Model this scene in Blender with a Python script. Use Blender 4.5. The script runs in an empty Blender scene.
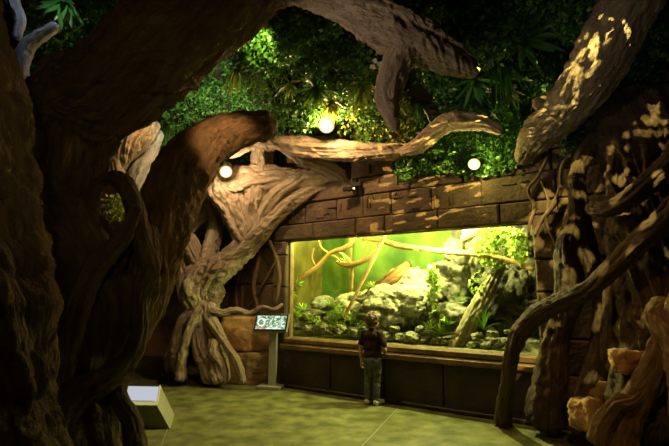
import bpy, bmesh, math, random
import numpy as np
from mathutils import Vector, Matrix, noise
PI = math.pi
S = bpy.context.scene
COL = S.collection
F = 446.0; CX = 334.5; CY = 223.0; H = 1.35
PITCH = math.radians(8.42)
cp, sp = math.cos(PITCH), math.sin(PITCH)

# ---------------------------------------------------------------- layout helpers
def ray(x, y):
    u = (x-CX)/F; v = (CY-y)/F
    return Vector((u, cp - v*sp, sp + v*cp))
def at(x, y, Y):
    d = ray(x, y); t = Y/d.y
    return Vector((d.x*t, Y, H + d.z*t))
def fl(x, y):
    d = ray(x, y); t = -H/d.z
    return Vector((d.x*t, d.y*t, 0))
WA = fl(290, 387); WB = fl(541, 425.5)
WD = (WB-WA).normalized()                       # along the tank wall, to the right
WN = Vector((WD.y, -WD.x, 0))                   # towards the visitors
if WN.y > 0: WN = -WN
def wall_hit(x, y, off=0.0):
    d = ray(x, y); o = Vector((0, 0, H))
    t = (WA + WN*off - o).dot(WN)/d.dot(WN)
    p = o + d*t
    return (p-WA).dot(WD), p.z
def W(s, z, o=0.0):
    return WA + WD*s + WN*o + Vector((0, 0, z))
def wdist(X, Y):
    return (Vector((X, Y, 0))-WA).dot(WN)

# ---------------------------------------------------------------- object helpers
def link_mesh(name, me, mat, parent=None):
    o = bpy.data.objects.new(name, me); COL.objects.link(o)
    if mat: me.materials.append(mat)
    if parent is not None:
        o.parent = parent
        o.matrix_parent_inverse = Matrix.Identity(4)
        o.location = (0, 0, 0)
        me.transform(Matrix.Translation(-parent.location))
    return o
def obj(name, V, Fc, mat, parent=None, smooth=False):
    me = bpy.data.meshes.new(name); me.from_pydata([tuple(v) for v in V], [], Fc); me.update()
    if smooth: me.polygons.foreach_set('use_smooth', [True]*len(me.polygons))
    return link_mesh(name, me, mat, parent)
def from_bm(name, bm, mat, parent=None, smooth=False):
    me = bpy.data.meshes.new(name); bm.to_mesh(me); bm.free()
    if smooth: me.polygons.foreach_set('use_smooth', [True]*len(me.polygons))
    return link_mesh(name, me, mat, parent)
def tag(o, label, cat, group=None, kind=None):
    if label: o['label'] = label
    if cat: o['category'] = cat
    if group: o['group'] = group
    if kind: o['kind'] = kind
    return o
def empty(name, loc, label, cat, group=None):
    o = bpy.data.objects.new(name, None); COL.objects.link(o); o.location = loc
    o.empty_display_size = .1
    bpy.context.view_layer.update()
    return tag(o, label, cat, group)
def struct(o):
    o['kind'] = 'structure'; return o

# ---------------------------------------------------------------- materials
def newmat(name):
    m = bpy.data.materials.new(name); m.use_nodes = True
    nt = m.node_tree; b = nt.nodes['Principled BSDF']
    return m, nt, b
def noisy(name, c1, c2, scale=6, rough=.8, bump=.3, bscale=30, attr=None, stretch=(1,1,1), spec=.3, detail=6, c3=None, bdist=.02, metal=0, subs=0):
    m, nt, b = newmat(name); N = nt.nodes; L = nt.links
    if attr:
        tc = N.new('ShaderNodeAttribute'); tc.attribute_name = attr; src = tc.outputs['Vector']
    else:
        tc = N.new('ShaderNodeTexCoord'); src = tc.outputs['Object']
    mp = N.new('ShaderNodeMapping'); mp.inputs['Scale'].default_value = stretch
    L.new(src, mp.inputs['Vector'])
    n1 = N.new('ShaderNodeTexNoise'); n1.inputs['Scale'].default_value = scale; n1.inputs['Detail'].default_value = detail
    L.new(mp.outputs[0], n1.inputs['Vector'])
    r = N.new('ShaderNodeValToRGB'); e = r.color_ramp.elements
    e[0].position = .35; e[0].color = (*c1, 1); e[1].position = .68; e[1].color = (*c2, 1)
    if c3:
        k = r.color_ramp.elements.new(.5); k.color = (*c3, 1)
    L.new(n1.outputs['Fac'], r.inputs[0]); L.new(r.outputs[0], b.inputs['Base Color'])
    n2 = N.new('ShaderNodeTexNoise'); n2.inputs['Scale'].default_value = bscale; n2.inputs['Detail'].default_value = 8
    n2.inputs['Roughness'].default_value = .6
    L.new(mp.outputs[0], n2.inputs['Vector'])
    bp = N.new('ShaderNodeBump'); bp.inputs['Strength'].default_value = bump; bp.inputs['Distance'].default_value = bdist
    L.new(n2.outputs['Fac'], bp.inputs['Height']); L.new(bp.outputs[0], b.inputs['Normal'])
    b.inputs['Roughness'].default_value = rough; b.inputs['Specular IOR Level'].default_value = spec
    b.inputs['Metallic'].default_value = metal
    return m
def plain(name, c, rough=.6, metal=0, spec=.4):
    return noisy(name, tuple(x*.93 for x in c), tuple(min(1, x*1.05) for x in c), scale=14, rough=rough, metal=metal, spec=spec, bump=.05)
def emis(name, c, s):
    m = bpy.data.materials.new(name); m.use_nodes = True; nt = m.node_tree; nt.nodes.clear()
    e = nt.nodes.new('ShaderNodeEmission'); e.name = 'Emission'; e.inputs[0].default_value = (*c, 1); e.inputs[1].default_value = s
    o = nt.nodes.new('ShaderNodeOutputMaterial'); nt.links.new(e.outputs[0], o.inputs[0]); return m
def leafmat(name, c1, c2, rough=.4, trans=.25, scale=9):
    m, nt, b = newmat(name); N = nt.nodes; L = nt.links
    g = N.new('ShaderNodeNewGeometry')
    r = N.new('ShaderNodeValToRGB'); e = r.color_ramp.elements
    e[0].color = (*c1, 1); e[1].color = (*c2, 1)
    L.new(g.outputs['Random Per Island'], r.inputs[0]); L.new(r.outputs[0], b.inputs['Base Color'])
    b.inputs['Roughness'].default_value = rough
    t = N.new('ShaderNodeBsdfTranslucent'); L.new(r.outputs[0], t.inputs[0])
    mx = N.new('ShaderNodeMixShader'); mx.inputs[0].default_value = trans
    L.new(b.outputs[0], mx.inputs[1]); L.new(t.outputs[0], mx.inputs[2])
    L.new(mx.outputs[0], N['Material Output'].inputs[0]); return m

BS = (1, 1, 1)
M = {}
def bark(name, c1, c2, rough=.78, st=.3, scale=1.0):
    m, nt, b = newmat(name); N = nt.nodes; L = nt.links
    tc = N.new('ShaderNodeAttribute'); tc.attribute_name = 'bark'
    mp = N.new('ShaderNodeMapping'); mp.inputs['Scale'].default_value = (scale, scale, scale*st); L.new(tc.outputs['Vector'], mp.inputs['Vector'])
    def tex(s_, det, dist=0.0, vec=mp.outputs[0]):
        n = N.new('ShaderNodeTexNoise'); n.inputs['Scale'].default_value = s_; n.inputs['Detail'].default_value = det; n.inputs['Distortion'].default_value = dist
        n.inputs['Roughness'].default_value = .65; L.new(vec, n.inputs['Vector']); return n
    n1 = tex(9, 8, .6); r = N.new('ShaderNodeValToRGB'); e = r.color_ramp.elements
    e[0].position = .32; e[0].color = (*c1, 1); e[1].position = .66; e[1].color = (*c2, 1)
    L.new(n1.outputs['Fac'], r.inputs[0]); L.new(r.outputs[0], b.inputs['Base Color'])
    n2 = tex(24, 9, 1.2); n3 = tex(9, 6, .5); n4 = tex(42, 5, 0, tc.outputs['Vector'])
    def bump(src, st_, di, prev=None):
        bp = N.new('ShaderNodeBump'); bp.inputs['Strength'].default_value = st_; bp.inputs['Distance'].default_value = di
        L.new(src, bp.inputs['Height'])
        if prev: L.new(prev.outputs[0], bp.inputs['Normal'])
        return bp
    ab = N.new('ShaderNodeMath'); ab.operation = 'SUBTRACT'; ab.inputs[1].default_value = .5; L.new(n2.outputs['Fac'], ab.inputs[0])
    a2 = N.new('ShaderNodeMath'); a2.operation = 'ABSOLUTE'; L.new(ab.outputs[0], a2.inputs[0])
    q = bump(n3.outputs['Fac'], 1, .05); q = bump(a2.outputs[0], 1, .07, q); q = bump(n4.outputs['Fac'], .8, .012, q)
    L.new(q.outputs[0], b.inputs['Normal']); b.inputs['Roughness'].default_value = rough; b.inputs['Specular IOR Level'].default_value = .3
    return m
M['bark_dark'] = bark('bark_dark', (.085, .055, .024), (.23, .155, .07))
M['bark_arch'] = bark('bark_arch', (.13, .075, .03), (.33, .20, .085))
M['bark_pale'] = bark('bark_pale', (.22, .15, .10), (.60, .47, .34), st=.45)
M['bark_grey'] = bark('bark_grey', (.16, .125, .085), (.36, .29, .20), st=.5)
M['bark_right'] = bark('bark_right', (.055, .036, .022), (.17, .115, .07))
M['bark_rust'] = bark('bark_rust', (.17, .095, .04), (.45, .27, .12))
M['bark_cool'] = bark('bark_cool', (.25, .24, .23), (.50, .49, .47))
M['vine'] = noisy('vine', (.10, .065, .04), (.22, .15, .09), 20, .8, .6, 60, 'bark', (1, 1, .4), .3)
M['stone'] = noisy('stone', (.075, .050, .032), (.15, .102, .064), 3.5, .8, .8, 16, spec=.25, c3=(.105, .072, .045), bdist=.035)
M['stone_back'] = noisy('stone_back', (.03, .02, .012), (.06, .035, .02), 3, .9, .3, 22)
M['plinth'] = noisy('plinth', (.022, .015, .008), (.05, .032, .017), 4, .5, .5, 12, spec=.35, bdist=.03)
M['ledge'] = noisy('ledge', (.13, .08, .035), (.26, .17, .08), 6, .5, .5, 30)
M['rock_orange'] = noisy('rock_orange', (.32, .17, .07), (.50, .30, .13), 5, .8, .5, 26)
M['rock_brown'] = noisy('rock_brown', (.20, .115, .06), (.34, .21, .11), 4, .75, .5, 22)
M['cave'] = noisy('cave', (.02, .015, .01), (.04, .028, .018), 3, .95, .3, 12)
M['soil'] = noisy('soil', (.012, .012, .006), (.03, .028, .012), 5, .95, .5, 12)
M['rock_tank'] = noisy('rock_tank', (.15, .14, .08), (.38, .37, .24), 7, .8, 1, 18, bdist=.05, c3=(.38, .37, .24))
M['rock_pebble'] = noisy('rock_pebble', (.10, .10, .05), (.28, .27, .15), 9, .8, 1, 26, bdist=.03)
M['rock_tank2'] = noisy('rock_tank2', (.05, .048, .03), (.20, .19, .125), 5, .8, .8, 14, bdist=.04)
M['rock_tank_shade'] = noisy('rock_tank_shade', (.025, .022, .015), (.12, .11, .07), 4, .8, .8, 14, bdist=.05)  # darkest rock tone, shade of the right side put into the colour
M['tank_green'] = noisy('tank_green', (.035, .085, .010), (.12, .175, .02), 2.2, .7, .25, 10, spec=.3, c3=(.065, .125, .014))
M['tank_side'] = noisy('tank_side', (.07, .06, .01), (.15, .13, .025), 3, .6, .2, 10)
M['tank_floor'] = noisy('tank_floor', (.05, .05, .02), (.26, .26, .11), 16, .5, .9, 40)
M['branch_tank'] = noisy('branch_tank', (.20, .10, .03), (.42, .26, .10), 8, .65, .6, 24, 'bark', (1, 1, .3))
M['log_tank'] = noisy('log_tank', (.10, .085, .04), (.36, .31, .17), 6, .75, .9, 16, 'bark', (1, 1, .25), bdist=.03)
M['log_brown'] = noisy('log_brown', (.05, .025, .01), (.28, .14, .045), 8, .75, .9, 16, 'bark', (1, 1, .25), bdist=.03)
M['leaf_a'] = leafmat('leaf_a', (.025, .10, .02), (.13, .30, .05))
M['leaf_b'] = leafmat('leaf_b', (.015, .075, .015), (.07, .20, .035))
M['leaf_y'] = leafmat('leaf_y', (.10, .17, .02), (.36, .40, .05))
M['leaf_fern'] = leafmat('leaf_fern', (.04, .13, .02), (.20, .34, .05))
M['leaf_ros'] = leafmat('leaf_ros', (.03, .12, .03), (.10, .26, .07), rough=.35)
M['leaf_gold'] = leafmat('leaf_gold', (.30, .36, .04), (.55, .55, .10), rough=.4)
M['leaf_tank'] = leafmat('leaf_tank', (.14, .28, .03), (.60, .72, .18))
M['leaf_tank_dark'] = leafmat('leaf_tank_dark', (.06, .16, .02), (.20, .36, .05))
M['petal'] = leafmat('petal', (.75, .75, .72), (.85, .85, .8))
M['steel'] = plain('steel', (.36, .35, .29), .42, .3)
M['steel_box'] = plain('steel_box', (.30, .29, .24), .5, .2)
M['black'] = plain('black', (.012, .012, .012), .35)
M['white_panel'] = plain('white_panel', (.8, .8, .82), .4)
M['trim_grey'] = plain('trim_grey', (.10, .10, .10), .5)
M['pale_stone'] = noisy('pale_stone', (.42, .38, .25), (.62, .56, .38), 8, .7, .5, 26)
M['skin'] = plain('skin', (.62, .38, .26), .5)
M['shirt'] = noisy('shirt', (.016, .006, .006), (.035, .011, .011), 10, .9, .25, 60)
M['jeans'] = noisy('jeans', (.05, .06, .065), (.15, .165, .17), 14, .9, .4, 90)
M['shoe'] = plain('shoe', (.72, .70, .62), .55)
M['sole'] = plain('sole', (.15, .14, .12), .6)
M['hair'] = noisy('hair', (.055, .026, .012), (.19, .095, .04), 40, .5, .8, 70, spec=.5)
M['eye_white'] = plain('eye_white', (.8, .8, .8), .3)
M['iris'] = plain('iris', (.05, .03, .02), .2)

def mat_floor():
    m = noisy('floor_concrete', (.075, .08, .028), (.22, .222, .085), 5, .48, .6, 50, spec=.35, c3=(.14, .144, .053), detail=15, bdist=.01)
    return m
M['floor'] = mat_floor()
def mat_glass():
    m = bpy.data.materials.new('tank_glass'); m.use_nodes = True; nt = m.node_tree; nt.nodes.clear(); N = nt.nodes; L = nt.links
    t = N.new('ShaderNodeBsdfTransparent'); t.inputs[0].default_value = (.93, .97, .92, 1)
    g = N.new('ShaderNodeBsdfGlossy'); g.inputs['Roughness'].default_value = .02
    fr = N.new('ShaderNodeFresnel'); fr.inputs[0].default_value = 1.45
    mx = N.new('ShaderNodeMixShader'); o = N.new('ShaderNodeOutputMaterial')
    ge = N.new('ShaderNodeNewGeometry'); sb = N.new('ShaderNodeMath'); sb.operation = 'SUBTRACT'; sb.inputs[0].default_value = 1.0; L.new(ge.outputs['Backfacing'], sb.inputs[1])
    mu = N.new('ShaderNodeMath'); mu.operation = 'MULTIPLY'; L.new(fr.outputs[0], mu.inputs[0]); L.new(sb.outputs[0], mu.inputs[1])
    L.new(mu.outputs[0], mx.inputs[0]); L.new(t.outputs[0], mx.inputs[1]); L.new(g.outputs[0], mx.inputs[2]); L.new(mx.outputs[0], o.inputs[0])
    return m
M['glass'] = mat_glass()

# ---------------------------------------------------------------- limbs
def catmull(P, n):
    out = []
    Q = [P[0]*2-P[1]] + P + [P[-1]*2-P[-2]]
    segs = len(P)-1
    for i in range(segs):
        a, b, c, d = (np.array(Q[i+k]) for k in range(4))
        for k in range(n):
            t = k/n
            out.append(.5*((2*b)+(-a+c)*t+(2*a-5*b+4*c-d)*t*t+(-a+3*b-3*c+d)*t**3))
    out.append(np.array(P[-1]))
    return out
def limb_mesh(pts, seed=0, flute=.28, kf=2.2, lump=.12, nseg=48, step=.03, twist=.6, cap0=True, cap1=True, smax=160, grain=1.0, knots=0.0, rug=1.0):
    """pts: list of (Vector, radius) -> verts, faces, bark coordinates"""
    P = [np.array((p.x, p.y, p.z, r)) for p, r in pts]
    total = sum(np.linalg.norm(P[i+1][:3]-P[i][:3]) for i in range(len(P)-1))
    n = max(3, min(smax, int(total/step))//(len(P)-1)+1)
    C = catmull(P, n)
    L = len(C); V = []; Fc = []; B = []
    prev = None; s = 0
    up = None
    for i in range(L):
        p = C[i][:3]; r = max(.004, C[i][3])
        a = C[max(0, i-1)][:3]; b = C[min(L-1, i+1)][:3]
        t = Vector(b-a).normalized()
        if up is None:
            up = t.cross(Vector((0.3, 0.1, 1))) if abs(t.z) < .9 else t.cross(Vector((1, 0, 0)))
            up.normalize()
        up = (up - t*up.dot(t)).normalized()
        sd = t.cross(up)
        if i: s += float(np.linalg.norm(C[i][:3]-C[i-1][:3]))
        k = 1.0
        if cap0 and s < r*.8: k = math.sqrt(max(.02, 1-(1-s/(r*.8))**2))
        if cap1:
            e = total_len(C, i)
            if e < r*.8: k = min(k, math.sqrt(max(.02, 1-(1-e/(r*.8))**2)))
        for j in range(nseg):
            th = 2*PI*j/nseg + twist*s
            cx, cy = math.cos(th), math.sin(th)
            q = Vector((cx*kf+seed*7.3, cy*kf+seed*3.1, s*.7))
            f = noise.noise(q)                                   # broad lobes
            rg = 1-abs(noise.noise(q*2.3+Vector((5, 1, 2))))*2      # ridges
            rg2 = 1-abs(noise.noise(Vector((cx*kf*4.4, cy*kf*4.4, s*2.2+seed))))*2
            lp = noise.noise(Vector((p[0]*2.2, p[1]*2.2, p[2]*2.2+seed)))
            w1 = Vector((p[0]+cx*r, p[1]+cy*r, p[2]*.55+seed))
            cr = abs(noise.noise(w1*(9 if r > .15 else 16)))
            rr = r*k*(1+flute*(f*.8+(rg-.6)*.28*grain+(rg2-.6)*.20*grain)+lump*lp*1.5)+min(r, .3)*((.22*cr-.05)*rug)+min(r, .2)*.10*noise.noise(w1*34)
            if knots:
                kn = max(0, noise.noise(Vector((cx*1.7+seed, cy*1.7, s*2.5)))-.25)
                rr += r*kn*knots
            v = Vector(p)+up*(cx2(th-twist*s))*rr+sd*(sx2(th-twist*s))*rr
            V.append(v); B.append((cx*r*1.6+seed, cy*r*1.6, s))
    for i in range(L-1):
        for j in range(nseg):
            a = i*nseg+j; b = i*nseg+(j+1) % nseg
            Fc.append((a, b, b+nseg, a+nseg))
    V.append(Vector(C[0][:3])); B.append((seed, 0, 0)); V.append(Vector(C[-1][:3])); B.append((seed, 0, s))
    for j in range(nseg):
        Fc.append((len(V)-2, (j+1) % nseg, j)); o = (L-1)*nseg; Fc.append((len(V)-1, o+j, o+(j+1) % nseg))
    return V, Fc, B
def cx2(t): return math.cos(t)
def sx2(t): return math.sin(t)
def total_len(C, i):
    # remaining length, cheap near the end
    if i < len(C)-30: return 9
    return float(sum(np.linalg.norm(C[k+1][:3]-C[k][:3]) for k in range(i, len(C)-1)))
SEED = [1]
def limb(name, pts, mat, parent=None, **kw):
    kw['flute'] = kw.get('flute', .28)*.8
    SEED[0] += 1
    kw.setdefault('seed', SEED[0]*1.37)
    V, Fc, B = limb_mesh(pts, **kw)
    o = obj(name, V, Fc, mat, parent, True)
    a = o.data.attributes.new('bark', 'FLOAT_VECTOR', 'POINT')
    a.data.foreach_set('vector', np.array(B, dtype=np.float32).ravel())
    return o
def px(L):
    """(x, y, depth, radius in px) rows -> points with real radii"""
    return [(at(x, y, Y), r*Y/F) for x, y, Y, r in L]

# ---------------------------------------------------------------- setting
def rbox(bm, fn, s0, s1, z0, z1, d0, d1, ch=.015, jit=0):
    """a stone block in wall coordinates with chamfered front edges"""
    V = []
    for (a, b) in ((s0, z0), (s1, z0), (s1, z1), (s0, z1)): V.append(fn(a, b, d0))
    for (a, b) in ((s0, z0), (s1, z0), (s1, z1), (s0, z1)): V.append(fn(a, b, d1-ch))
    for (a, b) in ((s0+ch, z0+ch), (s1-ch, z0+ch), (s1-ch, z1-ch), (s0+ch, z1-ch)):
        V.append(fn(a, b, d1+random.uniform(-jit, jit)))
    v = [bm.verts.new(q) for q in V]
    for i in range(4):
        j = (i+1) % 4
        bm.faces.new((v[i], v[j], v[j+4], v[i+4])); bm.faces.new((v[i+4], v[j+4], v[j+8], v[i+8]))
    bm.faces.new((v[8], v[9], v[10], v[11])); bm.faces.new((v[3], v[2], v[1], v[0]))
def box_obj(name, c, dims, mat, parent=None, rz=0, bev=0.0, rx=0):
    bm = bmesh.new(); bmesh.ops.create_cube(bm, size=1)
    bmesh.ops.scale(bm, vec=dims, verts=bm.verts)
    if bev: bmesh.ops.bevel(bm, geom=bm.edges[:], offset=bev, segments=2, affect='EDGES')
    bmesh.ops.transform(bm, matrix=Matrix.Translation(c) @ Matrix.Rotation(rz, 4, 'Z') @ Matrix.Rotation(rx, 4, 'X'), verts=bm.verts)
    return from_bm(name, bm, mat, parent)

random.seed(4)
# floor
me = box_obj('floor', Vector((0, 5, -.05)), (12, 16, .1), M['floor']); struct(me)
# expansion joints cut as thin dark strips of sealant
def joint(p, q):
    d = (q-p).normalized(); n = Vector((-d.y, d.x, 0))*.004
    struct(obj('trim_1', [p-n+Vector((0,0,.002)), p+n+Vector((0,0,.002)), q+n+Vector((0,0,.002)), q-n+Vector((0,0,.002))], [(0, 1, 2, 3)], M['steel']))
joint(fl(399, 407), fl(330, 480)); joint(fl(168, 428), fl(152, 470))

# tank opening in wall coordinates
sL, zT1 = wall_hit(289, 241); _, zB1 = wall_hit(289, 337)
sR, zT2 = wall_hit(530, 224); sR2, zB2 = wall_hit(541, 353)
sR = (sR+sR2)/2; zT = (zT1+zT2)/2; zB = (zB1+zB2)/2
print('TANK', sL, sR, zT1, zT2, zB1, zB2, 'WA', WA, 'WB', WB)
ZTOP = 4.4
bm = bmesh.new()
SE = 3.9+sR*0+ (sR-sR) + 1.2                      # wall right end
SEND = sR+3.6
# backing
rbox(bm, W, sL-.25, sL, 0, ZTOP, -.11, -.04, 0); rbox(bm, W, sR, SEND, 0, ZTOP, -.30, -.04, 0)
rbox(bm, W, sL, sR, zT, ZTOP, -.11, -.04, 0); rbox(bm, W, sL, sR, 0, zB-.10, -.30, -.04, 0)
# lintel row
g = .006
s = sL-.22
while s < sR+.02:
    w = random.choice([.42, .55, .7, .85]); e = min(s+w, sR+.04)
    if sR+.04-e < .2: e = sR+.04
    rbox(bm, W, s+g, e-g, zT+random.uniform(0, .012), zT+.23, -.05, .075+random.uniform(-.012, .012), .018, .004); s = e
# relief rows above
z = zT+.24
while z < ZTOP-.05:
    h = random.choice([.24, .3, .36]); s = sL-.22
    while s < SEND:
        w = random.uniform(.4, .8); e = min(s+w, SEND)
        d = .02+random.uniform(-.02, .025)
        rbox(bm, W, s+g, e-g, z+g, z+h-g, -.05, d, .012, .006)
        if random.random() < .75 and s < sR:                    # carved glyph bars
            for k in range(random.randint(1, 4)):
                a = random.uniform(s+.03, e-.12); zz = random.uniform(z+.03, z+h-.08)
                if random.random() < .5: rbox(bm, W, a, a+random.uniform(.06, .14), zz, zz+.02, d-.01, d+.018, .005)
                else: rbox(bm, W, a, a+.02, zz-.01, min(z+h-.02, zz+random.uniform(.06, .16)), d-.01, d+.018, .005)
        s = e
    z += h
# left pilaster of the opening and right pier
z = 0
while z < zT+.0:
    h = .46; t = min(z+h, zT)
    rbox(bm, W, sL-.24, sL-.005, z+g, t-g, -.05, .06, .014, .004); z = t
z = 0.0; k = 0
while z < zT+.23:
    h = random.choice([.34, .46, .52]); t = min(z+h, zT+.235); s = sR+.008
    while s < SEND:
        w = random.choice([.26, .5, .7]) if s < sR+.3 else random.uniform(.45, .8); e = min(s+w, SEND)
        rbox(bm, W, s+g, e-g, z+g, t-g, -.05, .035+random.uniform(-.025, .03), .016, .006); s = e
    z = t
bmesh.ops.recalc_face_normals(bm, faces=bm.faces)
struct(from_bm('wall_back', bm, M['stone']))

# plinth wall below the window: dark panels, with a ledge on top
bm = bmesh.new()
s = sL-.08
while s < sR+.05:
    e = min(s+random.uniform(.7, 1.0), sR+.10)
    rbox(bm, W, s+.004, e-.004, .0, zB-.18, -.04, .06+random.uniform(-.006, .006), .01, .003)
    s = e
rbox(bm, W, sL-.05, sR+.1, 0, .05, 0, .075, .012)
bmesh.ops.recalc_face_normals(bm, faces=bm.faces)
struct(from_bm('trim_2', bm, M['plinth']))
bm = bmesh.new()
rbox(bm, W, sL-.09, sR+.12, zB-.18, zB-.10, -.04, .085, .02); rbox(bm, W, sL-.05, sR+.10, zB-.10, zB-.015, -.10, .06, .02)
bmesh.ops.recalc_face_normals(bm, faces=bm.faces)
led = struct(from_bm('trim_3', bm, M['ledge']))

# left return wall: coarse big blocks, running away behind the pale tree
LA = W(sL-.24, 0, 0); LB = Vector((fl(196, 362).x, 8.3, 0))
LD = (LB-LA).normalized(); LN = Vector((LD.y, -LD.x, 0))
if LN.y > 0: LN = -LN
def WL(s, z, o=0.0): return LA+LD*s+LN*o+Vector((0, 0, z))
bm = bmesh.new(); LL = (LB-LA).length
rbox(bm, WL, 0, LL, 0, ZTOP, -.3, -.04, 0)
z = 0
while z < ZTOP:
    h = random.choice([.42, .5, .56]); s = 0
    while s < LL:
        e = min(s+random.uniform(.5, .9), LL); rbox(bm, WL, s+g, e-g, z+g, z+h-g, -.05, .03+random.uniform(-.02, .03), .02, .006); s = e
    z += h
bmesh.ops.recalc_face_normals(bm, faces=bm.faces)
struct(from_bm('wall_left', bm, M['stone']))
# far corridor, side walls and the wall behind the visitors
def slab(name, p, q, z0=0, z1=ZTOP+.6, mat='cave', th=.15):
    d = (q-p).normalized(); n = Vector((d.y, -d.x, 0))*th; V = []
    for zz in (z0, z1):
        for c in (p, q, q+n, p+n): V.append(Vector((c.x, c.y, zz)))
    return struct(obj(name, V, [(0,1,2,3), (7,6,5,4), (0,4,5,1), (1,5,6,2), (2,6,7,3), (3,7,4,0)], M[mat]))
slab('wall_far', Vector((-5.6, 9.6, 0)), Vector((LB.x+.1, 9.6, 0)), mat='rock_brown')
slab('wall_side', Vector((-5.6, -2.4, 0)), Vector((-5.6, 9.6, 0)))
slab('wall_front', Vector((-5.6, -2.4, 0)), Vector((5.0, -2.4, 0)))
pe = W(SEND, 0, 0)
slab('wall_right', Vector((pe.x, pe.y, 0)), Vector((5.0, -2.4, 0)))
slab('wall_corridor', Vector((LB.x, LB.y, 0)), Vector((LB.x+.1, 9.6, 0)), mat='rock_brown')

# ceiling: rocky undulating shell that the planting hangs from
def canopy(X, Y):
    d = max(0, wdist(X, Y))
    z = 3.42+.27*min(d, 3.2)+.08*max(0, min(2.5, d-3.2))
    if X < -1.0: z += .20*min(1.5, -1.0-X)
    z += .16*noise.noise(Vector((X*1.1, Y*1.1, 3)))+.08*noise.noise(Vector((X*3, Y*3, 7)))
    return z
V = []; Fc = []; nx, ny = 90, 96
for j in range(ny+1):
    for i in range(nx+1):
        X = -6+11.4*i/nx; Y = -2.8+13.2*j/ny
        V.append(Vector((X, Y, canopy(X, Y)+.12)))
for j in range(ny):
    for i in range(nx):
        a = j*(nx+1)+i; Fc.append((a, a+1, a+nx+2, a+nx+1))
struct(obj('ceiling', V, Fc, M['soil'], None, True))

# ---------------------------------------------------------------- rocks
def rock(name, c, dims, mat, seed, sub=4, rough=.25, flat=0, rz=0, label=None, cat='rock', group=None, boxy=0, parent=None, kind=None):
    bm = bmesh.new(); bmesh.ops.create_icosphere(bm, subdivisions=sub, radius=1)
    for v in bm.verts:
        n = v.co.normalized()
        if boxy:
            m = max(abs(n.x), abs(n.y), abs(n.z)); n = n.lerp(n/m*.86, boxy)
        q = n*1.1+Vector((seed*5.1, seed*1.7, seed))
        d = 1+rough*noise.noise(q)+rough*.5*noise.noise(q*2.6)+rough*.25*noise.noise(q*6)+rough*.12*noise.noise(q*14)
        d += rough*.10*noise.noise(q*28)+rough*.25*(.3-abs(noise.noise(q*4.2))); cr = abs(noise.noise(q*1.6+Vector((9, 9, 9)))); d -= rough*.5*max(0, .12-cr)/.12
        v.co = n*d
        if flat and v.co.z < -flat: v.co.z = -flat
    bmesh.ops.transform(bm, matrix=Matrix.Translation(c) @ Matrix.Rotation(rz, 4, 'Z') @ Matrix.Diagonal((*dims, 1)), verts=bm.verts)
    o = from_bm(name, bm, M[mat], parent, True)
    if label: tag(o, label, cat, group, kind)
    return o

# ---------------------------------------------------------------- leaves
class Leaves:
    def __init__(s): s.V = []; s.F = []
    def blade(s, p, d, nrm, L, w, seg=4, droop=.3, fold=.25, shape=1.0):
        """a pointed folded leaf starting at p along d"""
        d = d.normalized(); side = d.cross(nrm)
        if side.length < 1e-4: side = d.cross(Vector((1, .2, .1)))
        side.normalize(); up = side.cross(d)
        base = len(s.V); q = Vector(p); st = L/seg
        for i in range(seg+1):
            t = i/seg
            ww = w*.5*(math.sin(PI*min(1, (t*.92+.08))**shape))
            if i == seg: ww = w*.03
            s.V += [q-side*ww+up*fold*ww, Vector(q), q+side*ww+up*fold*ww]
            d = (d+Vector((0, 0, -droop/seg))).normalized(); up = side.cross(d)
            q = q+d*st
        for i in range(seg):
            a = base+i*3
            s.F += [(a, a+1, a+4, a+3), (a+1, a+2, a+5, a+4)]
    def rosette(s, p, ax, n, L, w, open_=.8, droop=.5, seg=5, rnd=.25):
        ax = ax.normalized(); a = ax.orthogonal().normalized(); b = ax.cross(a)
        for i in range(n):
            th = i*2.399+random.uniform(-.2, .2); o = open_*(.35+.75*(i/n))+random.uniform(-rnd, rnd)*.5
            d = ax*math.cos(o*1.3)+(a*math.cos(th)+b*math.sin(th))*math.sin(o*1.3)
            s.blade(p, d, ax, L*random.uniform(.7, 1.1), w*random.uniform(.8, 1.1), seg, droop*random.uniform(.6, 1.3))
    def fern(s, p, ax, n, L, droop=1.0, leaflet=.05):
        ax = ax.normalized(); a = ax.orthogonal().normalized(); b = ax.cross(a)
        for i in range(n):
            th = random.uniform(0, 2*PI); o = random.uniform(.2, 1.3)
            d = (ax*math.cos(o)+(a*math.cos(th)+b*math.sin(th))*math.sin(o)).normalized()
            q = Vector(p); LL = L*random.uniform(.6, 1.1); m = 9
            for k in range(m):
                d = (d+Vector((0, 0, -droop/m))).normalized(); side = d.cross(Vector((.1, .2, 1))).normalized()
                q2 = q+d*LL/m; sz = leaflet*math.sin(PI*(k+1.2)/(m+1.6))
                for sg in (-1, 1):
                    s.blade(q, d*.6+side*sg, Vector((0, 0, 1)), sz*1.5, sz*.35, 2, .2)
                q = q2
    def grass(s, p, ax, n, L, w, droop=1.6, spread=.8):
        ax = ax.normalized(); a = ax.orthogonal().normalized(); b = ax.cross(a)
        for i in range(n):
            th = random.uniform(0, 2*PI); o = random.uniform(.05, spread)
            d = ax*math.cos(o)+(a*math.cos(th)+b*math.sin(th))*math.sin(o)
            s.blade(p, d, ax, L*random.uniform(.6, 1.1), w, 5, droop*random.uniform(.6, 1.2), .15, .6)
    def build(s, name, mat, parent=None):
        return obj(name, s.V, s.F, M[mat], parent, False)

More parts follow.
